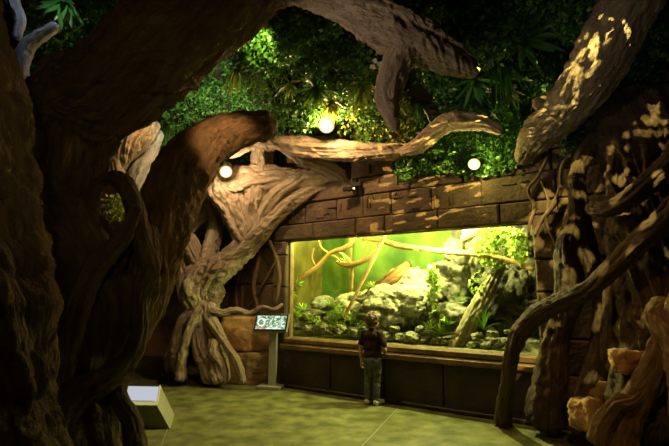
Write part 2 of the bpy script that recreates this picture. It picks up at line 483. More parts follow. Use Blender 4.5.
def small_leaves(name, mat, pts, size, label, seed=0, cat='foliage', flat=None, kind='stuff', asp=.55):
    """many little heart-like folded leaves, one object"""
    rng = np.random.default_rng(seed); n = len(pts); P = np.array(pts, dtype=np.float64)
    d = rng.normal(size=(n, 3)); d[:, 2] -= .5; d[:, 1] -= .3
    d /= np.linalg.norm(d, axis=1, keepdims=True)
    r = rng.normal(size=(n, 3)); sd = np.cross(d, r); sd /= np.linalg.norm(sd, axis=1, keepdims=True)
    up = np.cross(sd, d); L = (size*rng.uniform(.6, 1.3, n))[:, None]
    w = L*asp
    v = np.stack([P, P+d*L*.38-sd*w*.62+up*w*.15, P+d*L*.5, P+d*L*.38+sd*w*.62+up*w*.15, P+d*L-up*L*.15], axis=1).reshape(-1, 3)
    b = np.arange(n)*5
    f = np.concatenate([np.stack([b, b+1, b+2], 1), np.stack([b, b+2, b+3], 1), np.stack([b+1, b+4, b+2], 1), np.stack([b+2, b+4, b+3], 1)])
    me = bpy.data.meshes.new(name); me.vertices.add(len(v)); me.vertices.foreach_set('co', v.ravel())
    me.loops.add(f.size); me.loops.foreach_set('vertex_index', f.ravel().astype(np.int32))
    me.polygons.add(len(f)); me.polygons.foreach_set('loop_start', np.arange(0, f.size, 3, dtype=np.int32)); me.polygons.foreach_set('loop_total', np.full(len(f), 3, dtype=np.int32))
    me.update(); me.validate()
    o = link_mesh(name, me, M[mat]); tag(o, label, cat, None, kind); return o

def canopy_hit(x, y, Y0=2.2, Y1=9):
    d = ray(x, y); prev = None
    Y = Y0
    while Y < Y1:
        t = Y/d.y; X = d.x*t; z = H+d.z*t
        if z > canopy(X, Y): return Vector((X, Y, canopy(X, Y)))
        if wdist(X, Y) < .06: return Vector((X, Y, z))
        Y += .04
    return None
def ivy_points(poly, n, seed, hang=.14):
    rs = random.Random(seed); out = []
    xs = [p[0] for p in poly]; ys = [p[1] for p in poly]
    def inside(x, y):
        c = False; j = len(poly)-1
        for i in range(len(poly)):
            if (poly[i][1] > y) != (poly[j][1] > y) and x < (poly[j][0]-poly[i][0])*(y-poly[i][1])/(poly[j][1]-poly[i][1])+poly[i][0]: c = not c
            j = i
        return c
    while len(out) < n:
        x = rs.uniform(min(xs), max(xs)); y = rs.uniform(min(ys), max(ys))
        if not inside(x, y): continue
        p = canopy_hit(x, y)
        if p is None: n -= 1; continue
        c = noise.noise(Vector((p.x*3.1, p.y*3.1, p.z*3.1+seed)))
        if c < -.45: n -= 1; continue
        h = hang*(1+1.6*c)
        q = p+Vector((rs.gauss(0, .03), rs.gauss(0, .03), -rs.uniform(0, 1)**.6*h))
        if wdist(q.x, q.y) < .06: q += WN*(.09-wdist(q.x, q.y))
        out.append(tuple(q))
    return out
small_leaves('ivy', 'leaf_a', ivy_points([(150, 90), (235, 30), (300, 5), (345, 20), (385, 60), (388, 140), (280, 150), (160, 150)], 15000, 3), .052,
    'dense mat of small-leaved creeper hanging from ceiling behind the arched brown trunk', 1)
small_leaves('ivy', 'leaf_y', ivy_points([(365, 60), (395, 60), (420, 125), (345, 150), (330, 140)], 2600, 5), .048,
    'yellowish leafy creeper behind the downward spur of the lit branch', 2)
small_leaves('ivy', 'leaf_a', ivy_points([(395, 150), (420, 120), (470, 90), (520, 95), (530, 150), (500, 162), (400, 168)], 6000, 6, .12), .05,
    'green creeper spilling over the stone wall above the small yellow lamp', 3)
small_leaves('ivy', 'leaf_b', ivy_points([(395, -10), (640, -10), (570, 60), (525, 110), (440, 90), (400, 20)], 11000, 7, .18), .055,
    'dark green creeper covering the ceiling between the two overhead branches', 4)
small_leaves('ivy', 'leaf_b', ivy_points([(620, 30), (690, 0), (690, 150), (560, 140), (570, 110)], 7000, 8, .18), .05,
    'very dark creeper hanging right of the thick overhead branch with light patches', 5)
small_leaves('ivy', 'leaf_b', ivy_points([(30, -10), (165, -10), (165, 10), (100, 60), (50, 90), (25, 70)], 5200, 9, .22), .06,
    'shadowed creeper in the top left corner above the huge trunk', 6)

def puff(x, y, rx, ry, Y, n, seed, label, mat='leaf_y'):
    rs = random.Random(seed); out = []
    while len(out) < n:
        a, b_ = rs.uniform(-1, 1), rs.uniform(-1, 1)
        if a*a+b_*b_ < 1: out.append(tuple(at(x+a*rx, y+b_*ry, Y+rs.uniform(-.15, .15))))
    return small_leaves('creeper', mat, out, .06, label, seed, 'plant')
puff(190, 200, 14, 20, 7.5, 500, 41, 'yellow-green creeper seen between the arched trunk and the pale tree')
puff(114, 208, 12, 14, 5.75, 350, 42, 'yellow creeper glimpsed through the small hole in the giant trunk')
# individual ceiling plants
def ceil_plant(kind, x, y, label, mat='leaf_ros', L=.3, n=18, w=.05, ax=None, group=None, name=None, drop=.1, sink=.0):
    p = canopy_hit(x, y) + Vector((0, 0, -drop))
    if wdist(p.x, p.y) < .15: p += WN*(.18-wdist(p.x, p.y))
    lv = Leaves(); a = ax or Vector((0, -.6, -.8))
    if kind == 'rosette': lv.rosette(p, a, n, L, w, .85, .35)
    elif kind == 'fern': lv.fern(p, a, n, L, .9, .05)
    elif kind == 'grass': lv.grass(p, a, n, L, w)
    o = lv.build(name or kind, mat); tag(o, label, 'plant', group); return o
ceil_plant('rosette', 331, 88, 'golden yellow spiky rosette plant glowing just above the big orange lamp', 'leaf_gold', .24, 22, .05, name='spiky_plant', drop=.16)
ceil_plant('rosette', 316, 60, 'broad-leaved hanging plant with long pale stems above the golden rosette', 'leaf_fern', .32, 20, .055, name='broad_leaf_plant', drop=.3)
ceil_plant('rosette', 362, 62, 'yellow-green long-leaved plant left of the white flowers', 'leaf_y', .28, 18, .05, name='broad_leaf_plant', drop=.25)
ceil_plant('grass', 237, 60, 'yellow-green grassy tuft hanging under the huge trunk branch', 'leaf_y', .42, 70, .014, name='hanging_grass')
ceil_plant('fern', 262, 62, 'light green fern hanging right of the yellow grassy tuft', 'leaf_fern', .42, 26, name='hanging_fern')
ceil_plant('grass', 170, 118, 'feathery green grass tuft just left of the arched brown trunk', 'leaf_fern', .45, 90, .014, name='hanging_grass')
ceil_plant('rosette', 290, 72, 'yellowish strappy plant in the middle of the left creeper mat', 'leaf_y', .24, 16, .035, name='broad_leaf_plant')
PG = at(66, 0, 3.1); lv = Leaves(); lv.rosette(PG, Vector((.15, -.6, -.7)), 20, .24, .05, .85, .35)
tag(lv.build('spiky_plant', 'leaf_ros'), 'bright green fan-leaved plant lit in the top left corner', 'plant')
ceil_plant('rosette', 92, 14, 'dim long-leaved plant right of the bright corner rosette', 'leaf_b', .28, 16, .05, name='broad_leaf_plant', drop=.1)
ceil_plant('rosette', 120, 8, 'yellow-tinged sprig over the top edge of the huge branch', 'leaf_gold', .12, 14, .03, name='broad_leaf_plant', drop=.1)
ceil_plant('rosette', 520, 30, 'large star-shaped bromeliad left of the thick right branch', 'leaf_ros', .36, 16, .06, name='bromeliad', ax=Vector((0, -1, -.4)))
ceil_plant('grass', 497, 50, 'long-bladed dark green plant beside the tip of the lit branch', 'leaf_ros', .5, 46, .028, name='strap_leaf_plant')
ceil_plant('rosette', 472, 58, 'pointed-leaf plant covering the tip of the lit overhead branch', 'leaf_ros', .32, 18, .05, name='strap_leaf_plant', drop=.2)
ceil_plant('rosette', 455, 18, 'dark green bushy rosette above the lit overhead branch', 'leaf_b', .28, 20, .05, name='bromeliad')
ceil_plant('fern', 480, 100, 'dark fern drooping between lit branch tip and creeper', 'leaf_b', .35, 20, name='hanging_fern')
ceil_plant('rosette', 505, 80, 'yellow-green leaf cluster left of the thick right branch', 'leaf_y', .22, 18, .035, name='broad_leaf_plant')
ceil_plant('grass', 418, 92, 'thin dark grass tuft under the lit overhead branch', 'leaf_b', .35, 40, .012, name='hanging_grass')
for i, (x, y, lb) in enumerate([(373, 46, 'topmost white flower left of the downward spur'), (378, 51, 'white flower right in the small cluster beside the spur'), (371, 54, 'lowest white flower of the small cluster beside the spur'),
        (354, 70, 'white blossom beside the yellow-green plant'), (350, 88, 'white blossom right of the golden rosette'),
        (508, 73, 'small white flower beside the long-bladed dark plant'), (483, 76, 'white blossom at the tip of the lit branch'), (588, 128, 'tiny white flower under the thick right branch')]):
    p = canopy_hit(x, y)+Vector((0, -.12, -.2)); lv = Leaves()
    lv.rosette(p, Vector((0, -1, -.3)), 7, .04, .03, 1.0, .1, 3)
    o = lv.build('white_flower', 'petal'); tag(o, lb, 'flower', 'white flowers in the ceiling planting')

# ---------------------------------------------------------------- foreground tree (left)
T = empty('giant_tree', at(75, 500, 3.1)*1, 'huge dark brown fluted artificial tree filling the left foreground', 'tree')
T.location.z = 0; bpy.context.view_layer.update()
D = M['bark_dark']
limb('trunk', px([(-58, -90, 2.0, 40), (-50, 30, 2.0, 52), (-42, 110, 2.0, 60), (-44, 190, 2.0, 66), (-30, 270, 2.0, 70), (-22, 340, 2.0, 70), (-28, 430, 2.0, 74), (-34, 540, 2.0, 86), (-40, 640, 2.0, 110)]), D, T, nseg=180, flute=.22, kf=2.6, step=.015)
limb('trunk', px([(112, 60, 3.3, 34), (82, 110, 3.3, 46), (62, 160, 3.25, 42), (50, 205, 3.25, 42), (64, 260, 3.25, 48), (70, 330, 3.2, 54), (58, 400, 3.15, 52), (54, 450, 3.12, 54), (52, 510, 3.1, 62)]), D, T, nseg=180, flute=.22, kf=2.6, step=.018)
limb('branch', px([(45, 150, 3.25, 28), (72, 112, 3.2, 46), (112, 88, 3.15, 52), (160, 48, 3.1, 50), (212, 8, 3.05, 46), (262, -28, 3.0, 38), (300, -40, 3.0, 34), (330, -50, 3.0, 30)]), D, T, nseg=150, flute=.2, kf=2.4, step=.018, twist=.4)
limb('branch', px([(270, -20, 3.0, 20), (300, -10, 3.0, 15), (322, 0, 3.0, 14), (350, 8, 3.0, 19), (380, 20, 3.03, 25), (406, 34, 3.05, 24), (436, 50, 3.1, 19), (460, 63, 3.15, 14), (478, 74, 3.2, 7)]), M['bark_pale'], T, nseg=110, flute=.3, kf=2.4, step=.014, twist=.4)
limb('branch', px([(414, 36, 3.05, 17), (399, 60, 3.05, 15), (390, 82, 3.05, 13), (387, 100, 3.05, 12), (392, 118, 3.05, 8), (397, 132, 3.05, 3)]), M['bark_pale'], T, nseg=80, flute=.25, step=.012)
limb('trunk', px([(104, 270, 3.3, 26), (108, 290, 3.3, 38), (112, 320, 3.25, 40), (94, 380, 3.2, 32), (84, 440, 3.15, 32), (82, 510, 3.1, 40)]), D, T, nseg=120, flute=.2, step=.02)
A = M['bark_arch']
limb('arch_trunk', px([(277, 123, 4.25, 10), (268, 125, 4.25, 14), (240, 130, 4.2, 18), (208, 144, 4.1, 24), (183, 172, 3.9, 28), (168, 208, 3.7, 28), (155, 250, 3.5, 28), (140, 300, 3.35, 24), (118, 350, 3.25, 20), (94, 410, 3.2, 22), (86, 510, 3.1, 30)]), A, T, nseg=140, flute=.22, kf=2.4, step=.02)
limb('root', px([(152, 275, 3.15, 10), (140, 230, 3.12, 10), (132, 200, 3.1, 9.5), (122, 182, 3.1, 9), (109, 178, 3.12, 7), (96, 188, 3.15, 6), (90, 215, 3.2, 8), (92, 250, 3.2, 12)]), D, T, nseg=64, flute=.25, step=.012)
limb('root', px([(138, 205, 3.05, 7), (124, 236, 3.0, 9), (98, 264, 2.95, 12), (78, 305, 2.9, 13), (64, 355, 2.85, 14), (58, 420, 2.85, 17), (54, 540, 2.85, 24)]), D, T, nseg=80, flute=.3, step=.014)
limb('root', px([(148, 225, 3.2, 8), (150, 262, 3.15, 10), (140, 300, 3.1, 9), (140, 330, 3.08, 8), (130, 358, 3.0, 9), (104, 380, 2.9, 12), (78, 394, 2.85, 13), (60, 420, 2.8, 13), (50, 470, 2.8, 16), (45, 540, 2.8, 20)]), D, T, nseg=80, flute=.3, step=.014)
limb('root', px([(112, 372, 3.0, 8), (120, 400, 3.0, 9), (132, 424, 3.0, 10), (136, 465, 2.95, 12), (134, 530, 2.9, 18)]), D, T, nseg=64, flute=.25, step=.016)
limb('root', px([(58, 240, 2.9, 8), (66, 280, 2.9, 10), (56, 330, 2.85, 10), (44, 390, 2.75, 12), (30, 460, 2.7, 16), (24, 560, 2.6, 20)]), D, T, nseg=64, flute=.3, step=.016)
limb('root', px([(125, 310, 3.15, 8), (116, 270, 3.2, 8), (127, 243, 3.15, 7), (142, 222, 3.12, 6)]), D, T, nseg=48, flute=.25, step=.016)

# cool lit branch fragments in the top left corner
C_ = empty('pale_branch', at(24, 70, 3.6), 'pale grey branch under cold light in the top left corner', 'branch')
limb('branch', px([(58, 24, 3.7, 5), (44, 34, 3.7, 6), (30, 44, 3.7, 8), (22, 60, 3.7, 8), (20, 84, 3.7, 7), (18, 110, 3.7, 7)]), M['bark_cool'], C_, nseg=48, flute=.3, step=.02)
limb('branch', px([(-20, -90, 3.7, 9), (2, -30, 3.7, 8), (14, 5, 3.7, 7), (20, 20, 3.7, 5), (16, 40, 3.7, 4)]), M['bark_cool'], C_, nseg=40, flute=.3, step=.02)
# striped lit branch seen through the gap
G_ = empty('gnarled_branch', at(130, 180, 5.6), 'gnarled branch lit bright orange, seen through the gap left of arched trunk', 'branch')
limb('branch', px([(108, 185, 5.6, 9), (118, 160, 5.6, 11), (134, 142, 5.6, 13), (148, 132, 5.6, 9), (156, 120, 5.6, 6)]), M['bark_pale'], G_, nseg=80, flute=.5, step=.012, grain=1.6, twist=4)
limb('branch', px([(128, 196, 5.8, 8), (138, 172, 5.8, 10), (150, 150, 5.8, 9), (160, 130, 5.8, 6)]), M['bark_cool'], G_, nseg=50, flute=.4, step=.02)

# ---------------------------------------------------------------- pale tree (middle)
P_ = M['bark_pale']
T2 = empty('fig_tree', Vector((at(205, 372, 6.8).x, 6.8, 0)), 'pale tangled strangler tree with splayed roots left of the screen stand', 'tree')
def L2(name, rows, **kw):
    kw.setdefault('nseg', 72); kw.setdefault('flute', .34); kw.setdefault('step', .018); kw.setdefault('knots', .25)
    return limb(name, px(rows), P_, T2, **kw)
L2('trunk', [(222, 262, 6.8, 8), (208, 272, 6.8, 15), (202, 290, 6.8, 19), (203, 308, 6.8, 15), (207, 330, 6.8, 10), (209, 355, 6.8, 9), (211, 382, 6.8, 11)], nseg=100, flute=.42)
L2('branch', [(198, 300, 6.75, 13), (212, 278, 6.7, 14), (232, 258, 6.65, 12), (252, 240, 6.6, 11), (268, 224, 6.5, 8.5), (285, 208, 6.4, 8), (302, 196, 6.3, 7.5), (322, 186, 6.2, 6.5), (345, 182, 6.1, 4)], nseg=90)
L2('branch', [(246, 246, 6.6, 8), (238, 226, 6.6, 11), (232, 208, 6.6, 15), (226, 192, 6.6, 20), (222, 176, 6.55, 16), (212, 164, 6.5, 8)], nseg=90)
L2('branch', [(250, 236, 6.6, 9), (248, 212, 6.6, 12), (254, 190, 6.55, 14), (262, 168, 6.5, 12), (264, 148, 6.4, 10), (276, 138, 6.2, 8)], nseg=80)
L2('branch', [(196, 178, 6.5, 5), (206, 182, 6.55, 13), (228, 184, 6.55, 17), (256, 180, 6.5, 16), (284, 178, 6.4, 11), (312, 180, 6.25, 9), (338, 178, 6.1, 6), (352, 176, 6.0, 3)], nseg=90)
L2('branch', [(258, 236, 6.55, 7), (262, 216, 6.5, 8), (276, 196, 6.4, 8), (292, 184, 6.3, 7), (306, 176, 6.2, 5)])
L2('branch', [(204, 286, 6.8, 9), (206, 262, 6.8, 8), (213, 238, 6.85, 8), (216, 220, 6.9, 7), (212, 200, 6.9, 6)])
L2('branch', [(196, 296, 6.85, 12), (184, 270, 6.9, 10), (180, 250, 6.9, 10), (180, 238, 6.9, 8), (194, 222, 6.95, 7), (206, 208, 7.0, 8), (208, 190, 7.0, 7), (204, 172, 7.0, 6)])
L2('branch', [(188, 296, 6.8, 7), (178, 272, 6.8, 6), (173, 252, 6.8, 6), (168, 236, 6.8, 5), (176, 218, 6.8, 4)])
L2('branch', [(200, 268, 6.75, 7), (190, 246, 6.8, 9), (186, 232, 6.8, 6)])
# the long arm that carries the lamp, and its fork
L2('branch', [(214, 150, 6.2, 3), (232, 152, 6.1, 6), (252, 142, 6.0, 7), (276, 140, 5.9, 9), (304, 146, 5.8, 10), (336, 150, 5.7, 11), (368, 152, 5.55, 10), (396, 152, 5.45, 9), (416, 150, 5.4, 8), (426, 146, 5.35, 6)], nseg=90, flute=.38)
L2('branch', [(282, 144, 5.95, 7), (300, 154, 5.95, 9), (320, 164, 6.0, 8), (338, 174, 6.0, 7), (350, 186, 6.0, 3)])
L2('branch', [(400, 152, 5.3, 5), (418, 146, 5.1, 9), (434, 132, 4.9, 10), (450, 122, 4.75, 11), (468, 121, 4.6, 9), (486, 124, 4.5, 7), (502, 132, 4.4, 5)])
# roots
for rows in ([(204, 300, 6.7, 8), (190, 314, 6.65, 7), (180, 326, 6.6, 6), (176, 346, 6.6, 7), (178, 364, 6.6, 7), (184, 382, 6.6, 7)],
             [(203, 306, 6.6, 8), (199, 325, 6.6, 8), (200, 345, 6.55, 8), (206, 362, 6.55, 9), (212, 384, 6.5, 10)],
             [(208, 302, 6.62, 7), (210, 322, 6.58, 9), (216, 345, 6.55, 8), (218, 364, 6.5, 9), (222, 385, 6.45, 10)],
             [(204, 300, 6.65, 6), (196, 316, 6.55, 6), (188, 334, 6.5, 5), (182, 356, 6.5, 6), (180, 382, 6.45, 9)],
             [(211, 310, 6.55, 6), (222, 313, 6.5, 5), (236, 310, 6.5, 3.5), (250, 313, 6.5, 2.8), (262, 307, 6.45, 2.3), (274, 309, 6.4, 2), (283, 304, 6.4, 1.5)],
             [(210, 318, 6.5, 6), (216, 328, 6.45, 5.5), (226, 345, 6.4, 4.5), (237, 362, 6.35, 4.5), (243, 384, 6.3, 4.5)],
             [(216, 338, 6.45, 5), (214, 352, 6.42, 6), (222, 366, 6.4, 4), (224, 384, 6.4, 4)],
             [(176, 340, 6.75, 5), (170, 356, 6.75, 5), (171, 372, 6.8, 5)]):
    L2('root', [(x, y, Y, r*.82) for x, y, Y, r in rows], step=.012, nseg=56, lump=.3)
# wall root vines left of the tank
def vine(rows, label, mat='vine', group=None, **kw):
    V, Fc, B = limb_mesh(px(rows), seed=SEED[0]*1.7, flute=.3, nseg=14, step=.03, lump=.2); SEED[0] += 1
    o = obj('wall_vine', V, Fc, M[mat], None, True)
    a = o.data.attributes.new('bark', 'FLOAT_VECTOR', 'POINT'); a.data.foreach_set('vector', np.array(B, dtype=np.float32).ravel())
    tag(o, label, 'vine', group); return o
def onwall(rows, off=.06):
    out = []
    for x, y, r in rows:
        d = ray(x, y); o = Vector((0, 0, H))
        tA = (WA+WN*off-o).dot(WN)/d.dot(WN); tB = (LA+LN*off-o).dot(LN)/d.dot(LN)
        p = o+d*tA
        if (p-WA).dot(WD) < sL-.24: p = o+d*tB
        out.append((x, y, p.y, r))
    return out
vine(onwall([(264, 228, 2), (270, 242, 2), (278, 262, 2), (280, 280, 2.2), (276, 306, 2)]), 'twisted wall root nearest the left edge of the tank', 'vine')
vine(onwall([(262, 236, 2), (258, 262, 2.2), (254, 286, 2), (258, 310, 2)]), 'wall root hanging second from the tank edge', 'vine')
vine(onwall([(246, 252, 1.6), (240, 272, 1.8), (236, 292, 1.8), (238, 310, 1.6)]), 'leftmost wall root above the brown ledge block', 'vine')
vine(onwall([(276, 262, 1.4), (266, 280, 1.6), (256, 296, 1.6), (248, 308, 1.4)]), 'thin wall root crossing diagonally between two upright ones', 'vine')
vine(onwall([(548, 156, 1.8), (538, 176, 2), (528, 190, 1.8), (534, 206, 1.8), (530, 222, 1.6), (528, 236, 1.4)], .08), 'kinked vine hanging past the top right corner of the tank', 'vine')
vine(onwall([(576, 148, 1.6), (562, 166, 1.8), (560, 188, 1.8), (552, 206, 1.8), (540, 222, 1.6), (534, 236, 1.4)], .08), 'wavy vine falling from the thick branch to the tank corner', 'vine')
vine(onwall([(540, 178, 1.2), (548, 200, 1.3), (546, 222, 1.3), (556, 246, 1.3), (562, 276, 1.2)], .07), 'thin vine running down the stone pier beside the tank', 'vine')

# ---------------------------------------------------------------- thick right branch
T3 = empty('overhead_branch', at(597, 60, 3.4), 'thick grey branch with yellow light patches reaching down from upper right', 'branch')
limb('branch', px([(668, -60, 2.8, 34), (638, -10, 3.0, 31), (614, 32, 3.2, 29), (592, 74, 3.45, 29), (566, 108, 3.8, 23), (543, 130, 4.1, 20), (530, 146, 4.35, 14), (520, 164, 4.5, 7)]), M['bark_grey'], T3, nseg=120, rug=.35, lump=.08, flute=.2, step=.018, twist=.2)
limb('branch', px([(556, 108, 3.9, 12), (542, 104, 3.9, 9), (532, 102, 3.9, 4)]), M['bark_grey'], T3, nseg=40, flute=.2)

# ---------------------------------------------------------------- right tree
R_ = M['bark_right']
T4 = empty('rooted_tree', Vector((at(645, 440, 3.8).x, 3.8, 0)), 'dark tree with tangled aerial roots at the right edge', 'tree')
def L4(name, rows, mat=None, **kw):
    kw.setdefault('nseg', 64); kw.setdefault('flute', .36); kw.setdefault('step', .016); kw.setdefault('knots', .2)
    return limb(name, px(rows), mat or R_, T4, **kw)
L4('trunk', [(630, 90, 3.95, 44), (640, 140, 3.9, 38), (646, 200, 3.85, 34), (650, 260, 3.8, 32), (650, 330, 3.8, 30), (648, 400, 3.75, 34), (648, 452, 3.7, 40)], nseg=140, flute=.32, kf=3)
L4('root', [(720, 150, 3.0, 20), (690, 190, 3.1, 13), (668, 214, 3.2, 11), (640, 240, 3.35, 10), (612, 268, 3.5, 9), (588, 290, 3.7, 9), (562, 302, 3.9, 9), (538, 314, 4.1, 9), (520, 332, 4.2, 8), (512, 352, 4.25, 7), (508, 376, 4.35, 7), (504, 402, 4.5, 7), (503, 420, 4.66, 7), (502, 432, 4.7, 8)])
L4('root', [(700, 120, 3.2, 14), (672, 162, 3.3, 12), (648, 184, 3.4, 11), (624, 202, 3.55, 9), (602, 210, 3.75, 8), (588, 206, 3.9, 6)])
L4('root', [(640, 130, 3.9, 12), (618, 128, 3.95, 9), (600, 136, 4.0, 9), (586, 152, 4.05, 8), (577, 176, 4.1, 8), (578, 204, 4.15, 8), (582, 232, 4.2, 9), (592, 262, 4.2, 8), (600, 290, 4.15, 8), (600, 330, 4.1, 8), (594, 370, 4.05, 9), (584, 400, 4.1, 10), (578, 436, 4.1, 10)])
L4('root', [(578, 196, 4.2, 6), (574, 222, 4.2, 9), (568, 250, 4.2, 11), (570, 280, 4.2, 12), (566, 310, 4.25, 12), (556, 345, 4.3, 12), (550, 380, 4.35, 15), (546, 410, 4.4, 18), (544, 430, 4.45, 19)])
L4('root', [(612, 130, 3.9, 6), (616, 155, 3.85, 6), (612, 182, 3.85, 5), (620, 200, 3.8, 5), (628, 230, 3.75, 6), (632, 262, 3.75, 6)])
L4('root', [(660, 225, 3.7, 10), (636, 248, 3.75, 9), (616, 262, 3.8, 7), (612, 290, 3.9, 7), (610, 330, 3.95, 8), (606, 372, 4.0, 7), (600, 410, 4.05, 7)])
RU = M['bark_rust']
L4('root', [(715, 240, 3.1, 15), (692, 290, 3.2, 14), (674, 326, 3.3, 13), (657, 362, 3.4, 13), (640, 396, 3.5, 13), (626, 426, 3.6, 14), (616, 460, 3.65, 16)], RU, flute=.3)
L4('root', [(668, 300, 3.4, 10), (660, 320, 3.35, 12), (680, 350, 3.2, 14), (690, 400, 3.2, 16), (690, 470, 3.1, 18)], RU)
L4('root', [(646, 384, 3.45, 8), (632, 400, 3.45, 7), (618, 404, 3.5, 8), (604, 424, 3.6, 9), (600, 446, 3.65, 10)], RU)
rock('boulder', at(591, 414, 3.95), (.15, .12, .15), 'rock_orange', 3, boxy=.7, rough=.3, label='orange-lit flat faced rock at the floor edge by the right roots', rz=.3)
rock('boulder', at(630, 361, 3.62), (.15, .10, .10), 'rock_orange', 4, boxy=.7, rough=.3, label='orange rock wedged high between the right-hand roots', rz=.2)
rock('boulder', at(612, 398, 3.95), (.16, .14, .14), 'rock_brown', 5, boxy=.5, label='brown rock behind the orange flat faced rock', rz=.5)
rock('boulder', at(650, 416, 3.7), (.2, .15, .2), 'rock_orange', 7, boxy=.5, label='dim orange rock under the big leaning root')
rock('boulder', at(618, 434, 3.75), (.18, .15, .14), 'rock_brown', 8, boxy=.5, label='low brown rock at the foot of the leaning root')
# blocks left of tank
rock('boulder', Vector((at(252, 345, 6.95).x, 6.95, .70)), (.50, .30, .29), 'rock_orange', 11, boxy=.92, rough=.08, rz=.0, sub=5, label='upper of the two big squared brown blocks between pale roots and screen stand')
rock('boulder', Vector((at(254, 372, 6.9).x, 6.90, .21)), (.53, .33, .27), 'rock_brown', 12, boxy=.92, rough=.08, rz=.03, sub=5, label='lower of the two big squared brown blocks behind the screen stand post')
rock('boulder', Vector((fl(266, 381).x, fl(266, 381).y, .05)), (.10, .08, .11), 'pale_stone', 14, rough=.3, label='small pale stone leaning behind the foot of the screen stand', flat=.6)
# dim stones in the corridor
for k, (x, y, lb) in enumerate([(160, 344, 'small stone on the dark corridor floor'), (172, 348, 'stone at the corridor wall foot beside pale roots')]):
    p = fl(x, y); rock('boulder', Vector((p.x, p.y, .06)), (.14, .1, .1), 'rock_brown', 20+k, sub=3, label=lb)

# ---------------------------------------------------------------- terrarium
TK = empty('terrarium', W((sL+sR)/2, zB, -.1), 'long lit terrarium window set in the stone wall', 'terrarium')
def wpanel(name, s0, s1, z0, z1, d0, d1, mat, ch=0.0):
    bm = bmesh.new(); rbox(bm, W, s0, s1, z0, z1, d0, d1, ch); bmesh.ops.recalc_face_normals(bm, faces=bm.faces)
    return from_bm(name, bm, M[mat], TK)
DEP = 1.35
wpanel('glass', sL, sR, zB-.015, zT, -.07, -.058, 'glass')
# back wall of the case: smooth green on the left, rockwork on the right
def sheet(name, s0, s1, z0, z1, fn, mat, nx=110, ny=56):
    V = []; Fc = []
    for j in range(ny+1):
        for i in range(nx+1):
            V.append(fn(s0+(s1-s0)*i/nx, z0+(z1-z0)*j/ny))
    for j in range(ny):
        for i in range(nx):
            a = j*(nx+1)+i; Fc.append((a, a+1, a+nx+2, a+nx+1))
    return obj(name, V, Fc, M[mat], TK, True)
z0, z1 = zB-.12, zT+.35; s0, s1 = sL-.35, sR+.35; sm = sL+(sR-sL)*.60
sheet('back_panel', s0, sm+.3, z0, z1, lambda a, z: W(a, z, -DEP+.05*noise.noise(Vector((a*2.2, z*.5, 4)))+.03*noise.noise(Vector((a*6, z*2, 4)))), 'tank_green')
def rk(a, z):
    q = Vector((a*1.6, z*1.6, 9)); e = max(0, min(1, (a-sm)/.35))
    return W(a, z, -DEP+.02+e*(.14+.30*noise.noise(q)+.16*(.4-abs(noise.noise(q*2.4)))+.05*noise.noise(q*7)+.25*max(0, min(1, (a-sm-.7)/.6))))
sheet('rockwork', sm, s1, z0, z1, rk, 'rock_tank_shade', 150, 80)
def gr(a, d):
    q = Vector((a*3, d*3, 2)); return W(a, zB-.07+.11*min(1, max(0, -d-.12))+.05*noise.noise(q)+.025*noise.noise(q*4)+.012*noise.noise(q*11), d)
sheet('ground', s0, s1, -DEP-.05, -.075, gr, 'tank_floor', 220, 80)
wpanel('side_panel', s0-.03, s0, z0, z1, -DEP-.1, -.30, 'tank_side')
wpanel('side_panel', s1, s1+.03, z0, z1, -DEP-.1, -.30, 'rock_tank_shade')
wpanel('lid', s0, s1, z1, z1+.03, -DEP-.1, -.30, 'black')
wpanel('base_tray', s0, s1, z0-.03, z0, -DEP-.1, -.30, 'tank_floor')
wpanel('base_tray', sL-.02, sR+.02, z0+.01, zB-.02, -.30, -.062, 'tank_floor')
wpanel('frame_post', sL-.004, sL+.016, zB-.02, zT, -.10, -.02, 'ledge')
wpanel('back_shell', s0-.05, s1+.05, z0-.05, z1+.05, -DEP-.2, -DEP-.13, 'black')
wpanel('water_pipe', sL+.27, sL+.33, zB, zT+.2, -DEP+.08, -DEP+.13, 'tank_side', .01)
random.seed(11)
def tk(x, y, d):                                 # point seen at pixel x,y on a plane d metres behind the glass
    s, z = wall_hit(x, y, -d); return W(s, z, -d)
def trock(x, y, d, dims, seed, label, mat='rock_tank', boxy=.3, rough=.25, rz=None, group=None, sub=4):
    rock('terrarium_rock', tk(x, y, d), dims, mat, seed, boxy=boxy, rough=rough, rz=(rz if rz is not None else random.uniform(0, 3)), label=label, group=group, sub=sub)
trock(362, 307, .72, (.36, .3, .25), 31, 'wide pale boulder left of the child behind the glass', rz=-.4, sub=5, rough=.35)
trock(400, 308, .55, (.46, .3, .30), 32, 'biggest pale boulder in front centre of the terrarium', rz=-.5, sub=5, rough=.35)
trock(414, 286, .85, (.42, .25, .26), 37, 'sloping pale boulder above the biggest one', 'rock_tank', rz=-.75, sub=5, boxy=.5, rough=.3)
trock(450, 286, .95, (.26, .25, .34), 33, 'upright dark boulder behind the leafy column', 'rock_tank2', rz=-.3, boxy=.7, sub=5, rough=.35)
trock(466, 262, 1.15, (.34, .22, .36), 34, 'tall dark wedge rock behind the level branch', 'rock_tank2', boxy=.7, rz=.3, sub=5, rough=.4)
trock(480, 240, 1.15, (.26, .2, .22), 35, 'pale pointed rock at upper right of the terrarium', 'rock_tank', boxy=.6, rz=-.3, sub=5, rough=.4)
trock(508, 292, 1.05, (.32, .2, .36), 36, 'shadowed rock right of the leaning log', 'rock_tank_shade', boxy=.5, rz=-.3, sub=5, rough=.4)
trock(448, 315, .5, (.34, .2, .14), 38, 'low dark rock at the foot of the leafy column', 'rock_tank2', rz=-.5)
trock(322, 303, .7, (.20, .15, .12), 39, 'pinkish rock in the left part of the terrarium', rz=0)
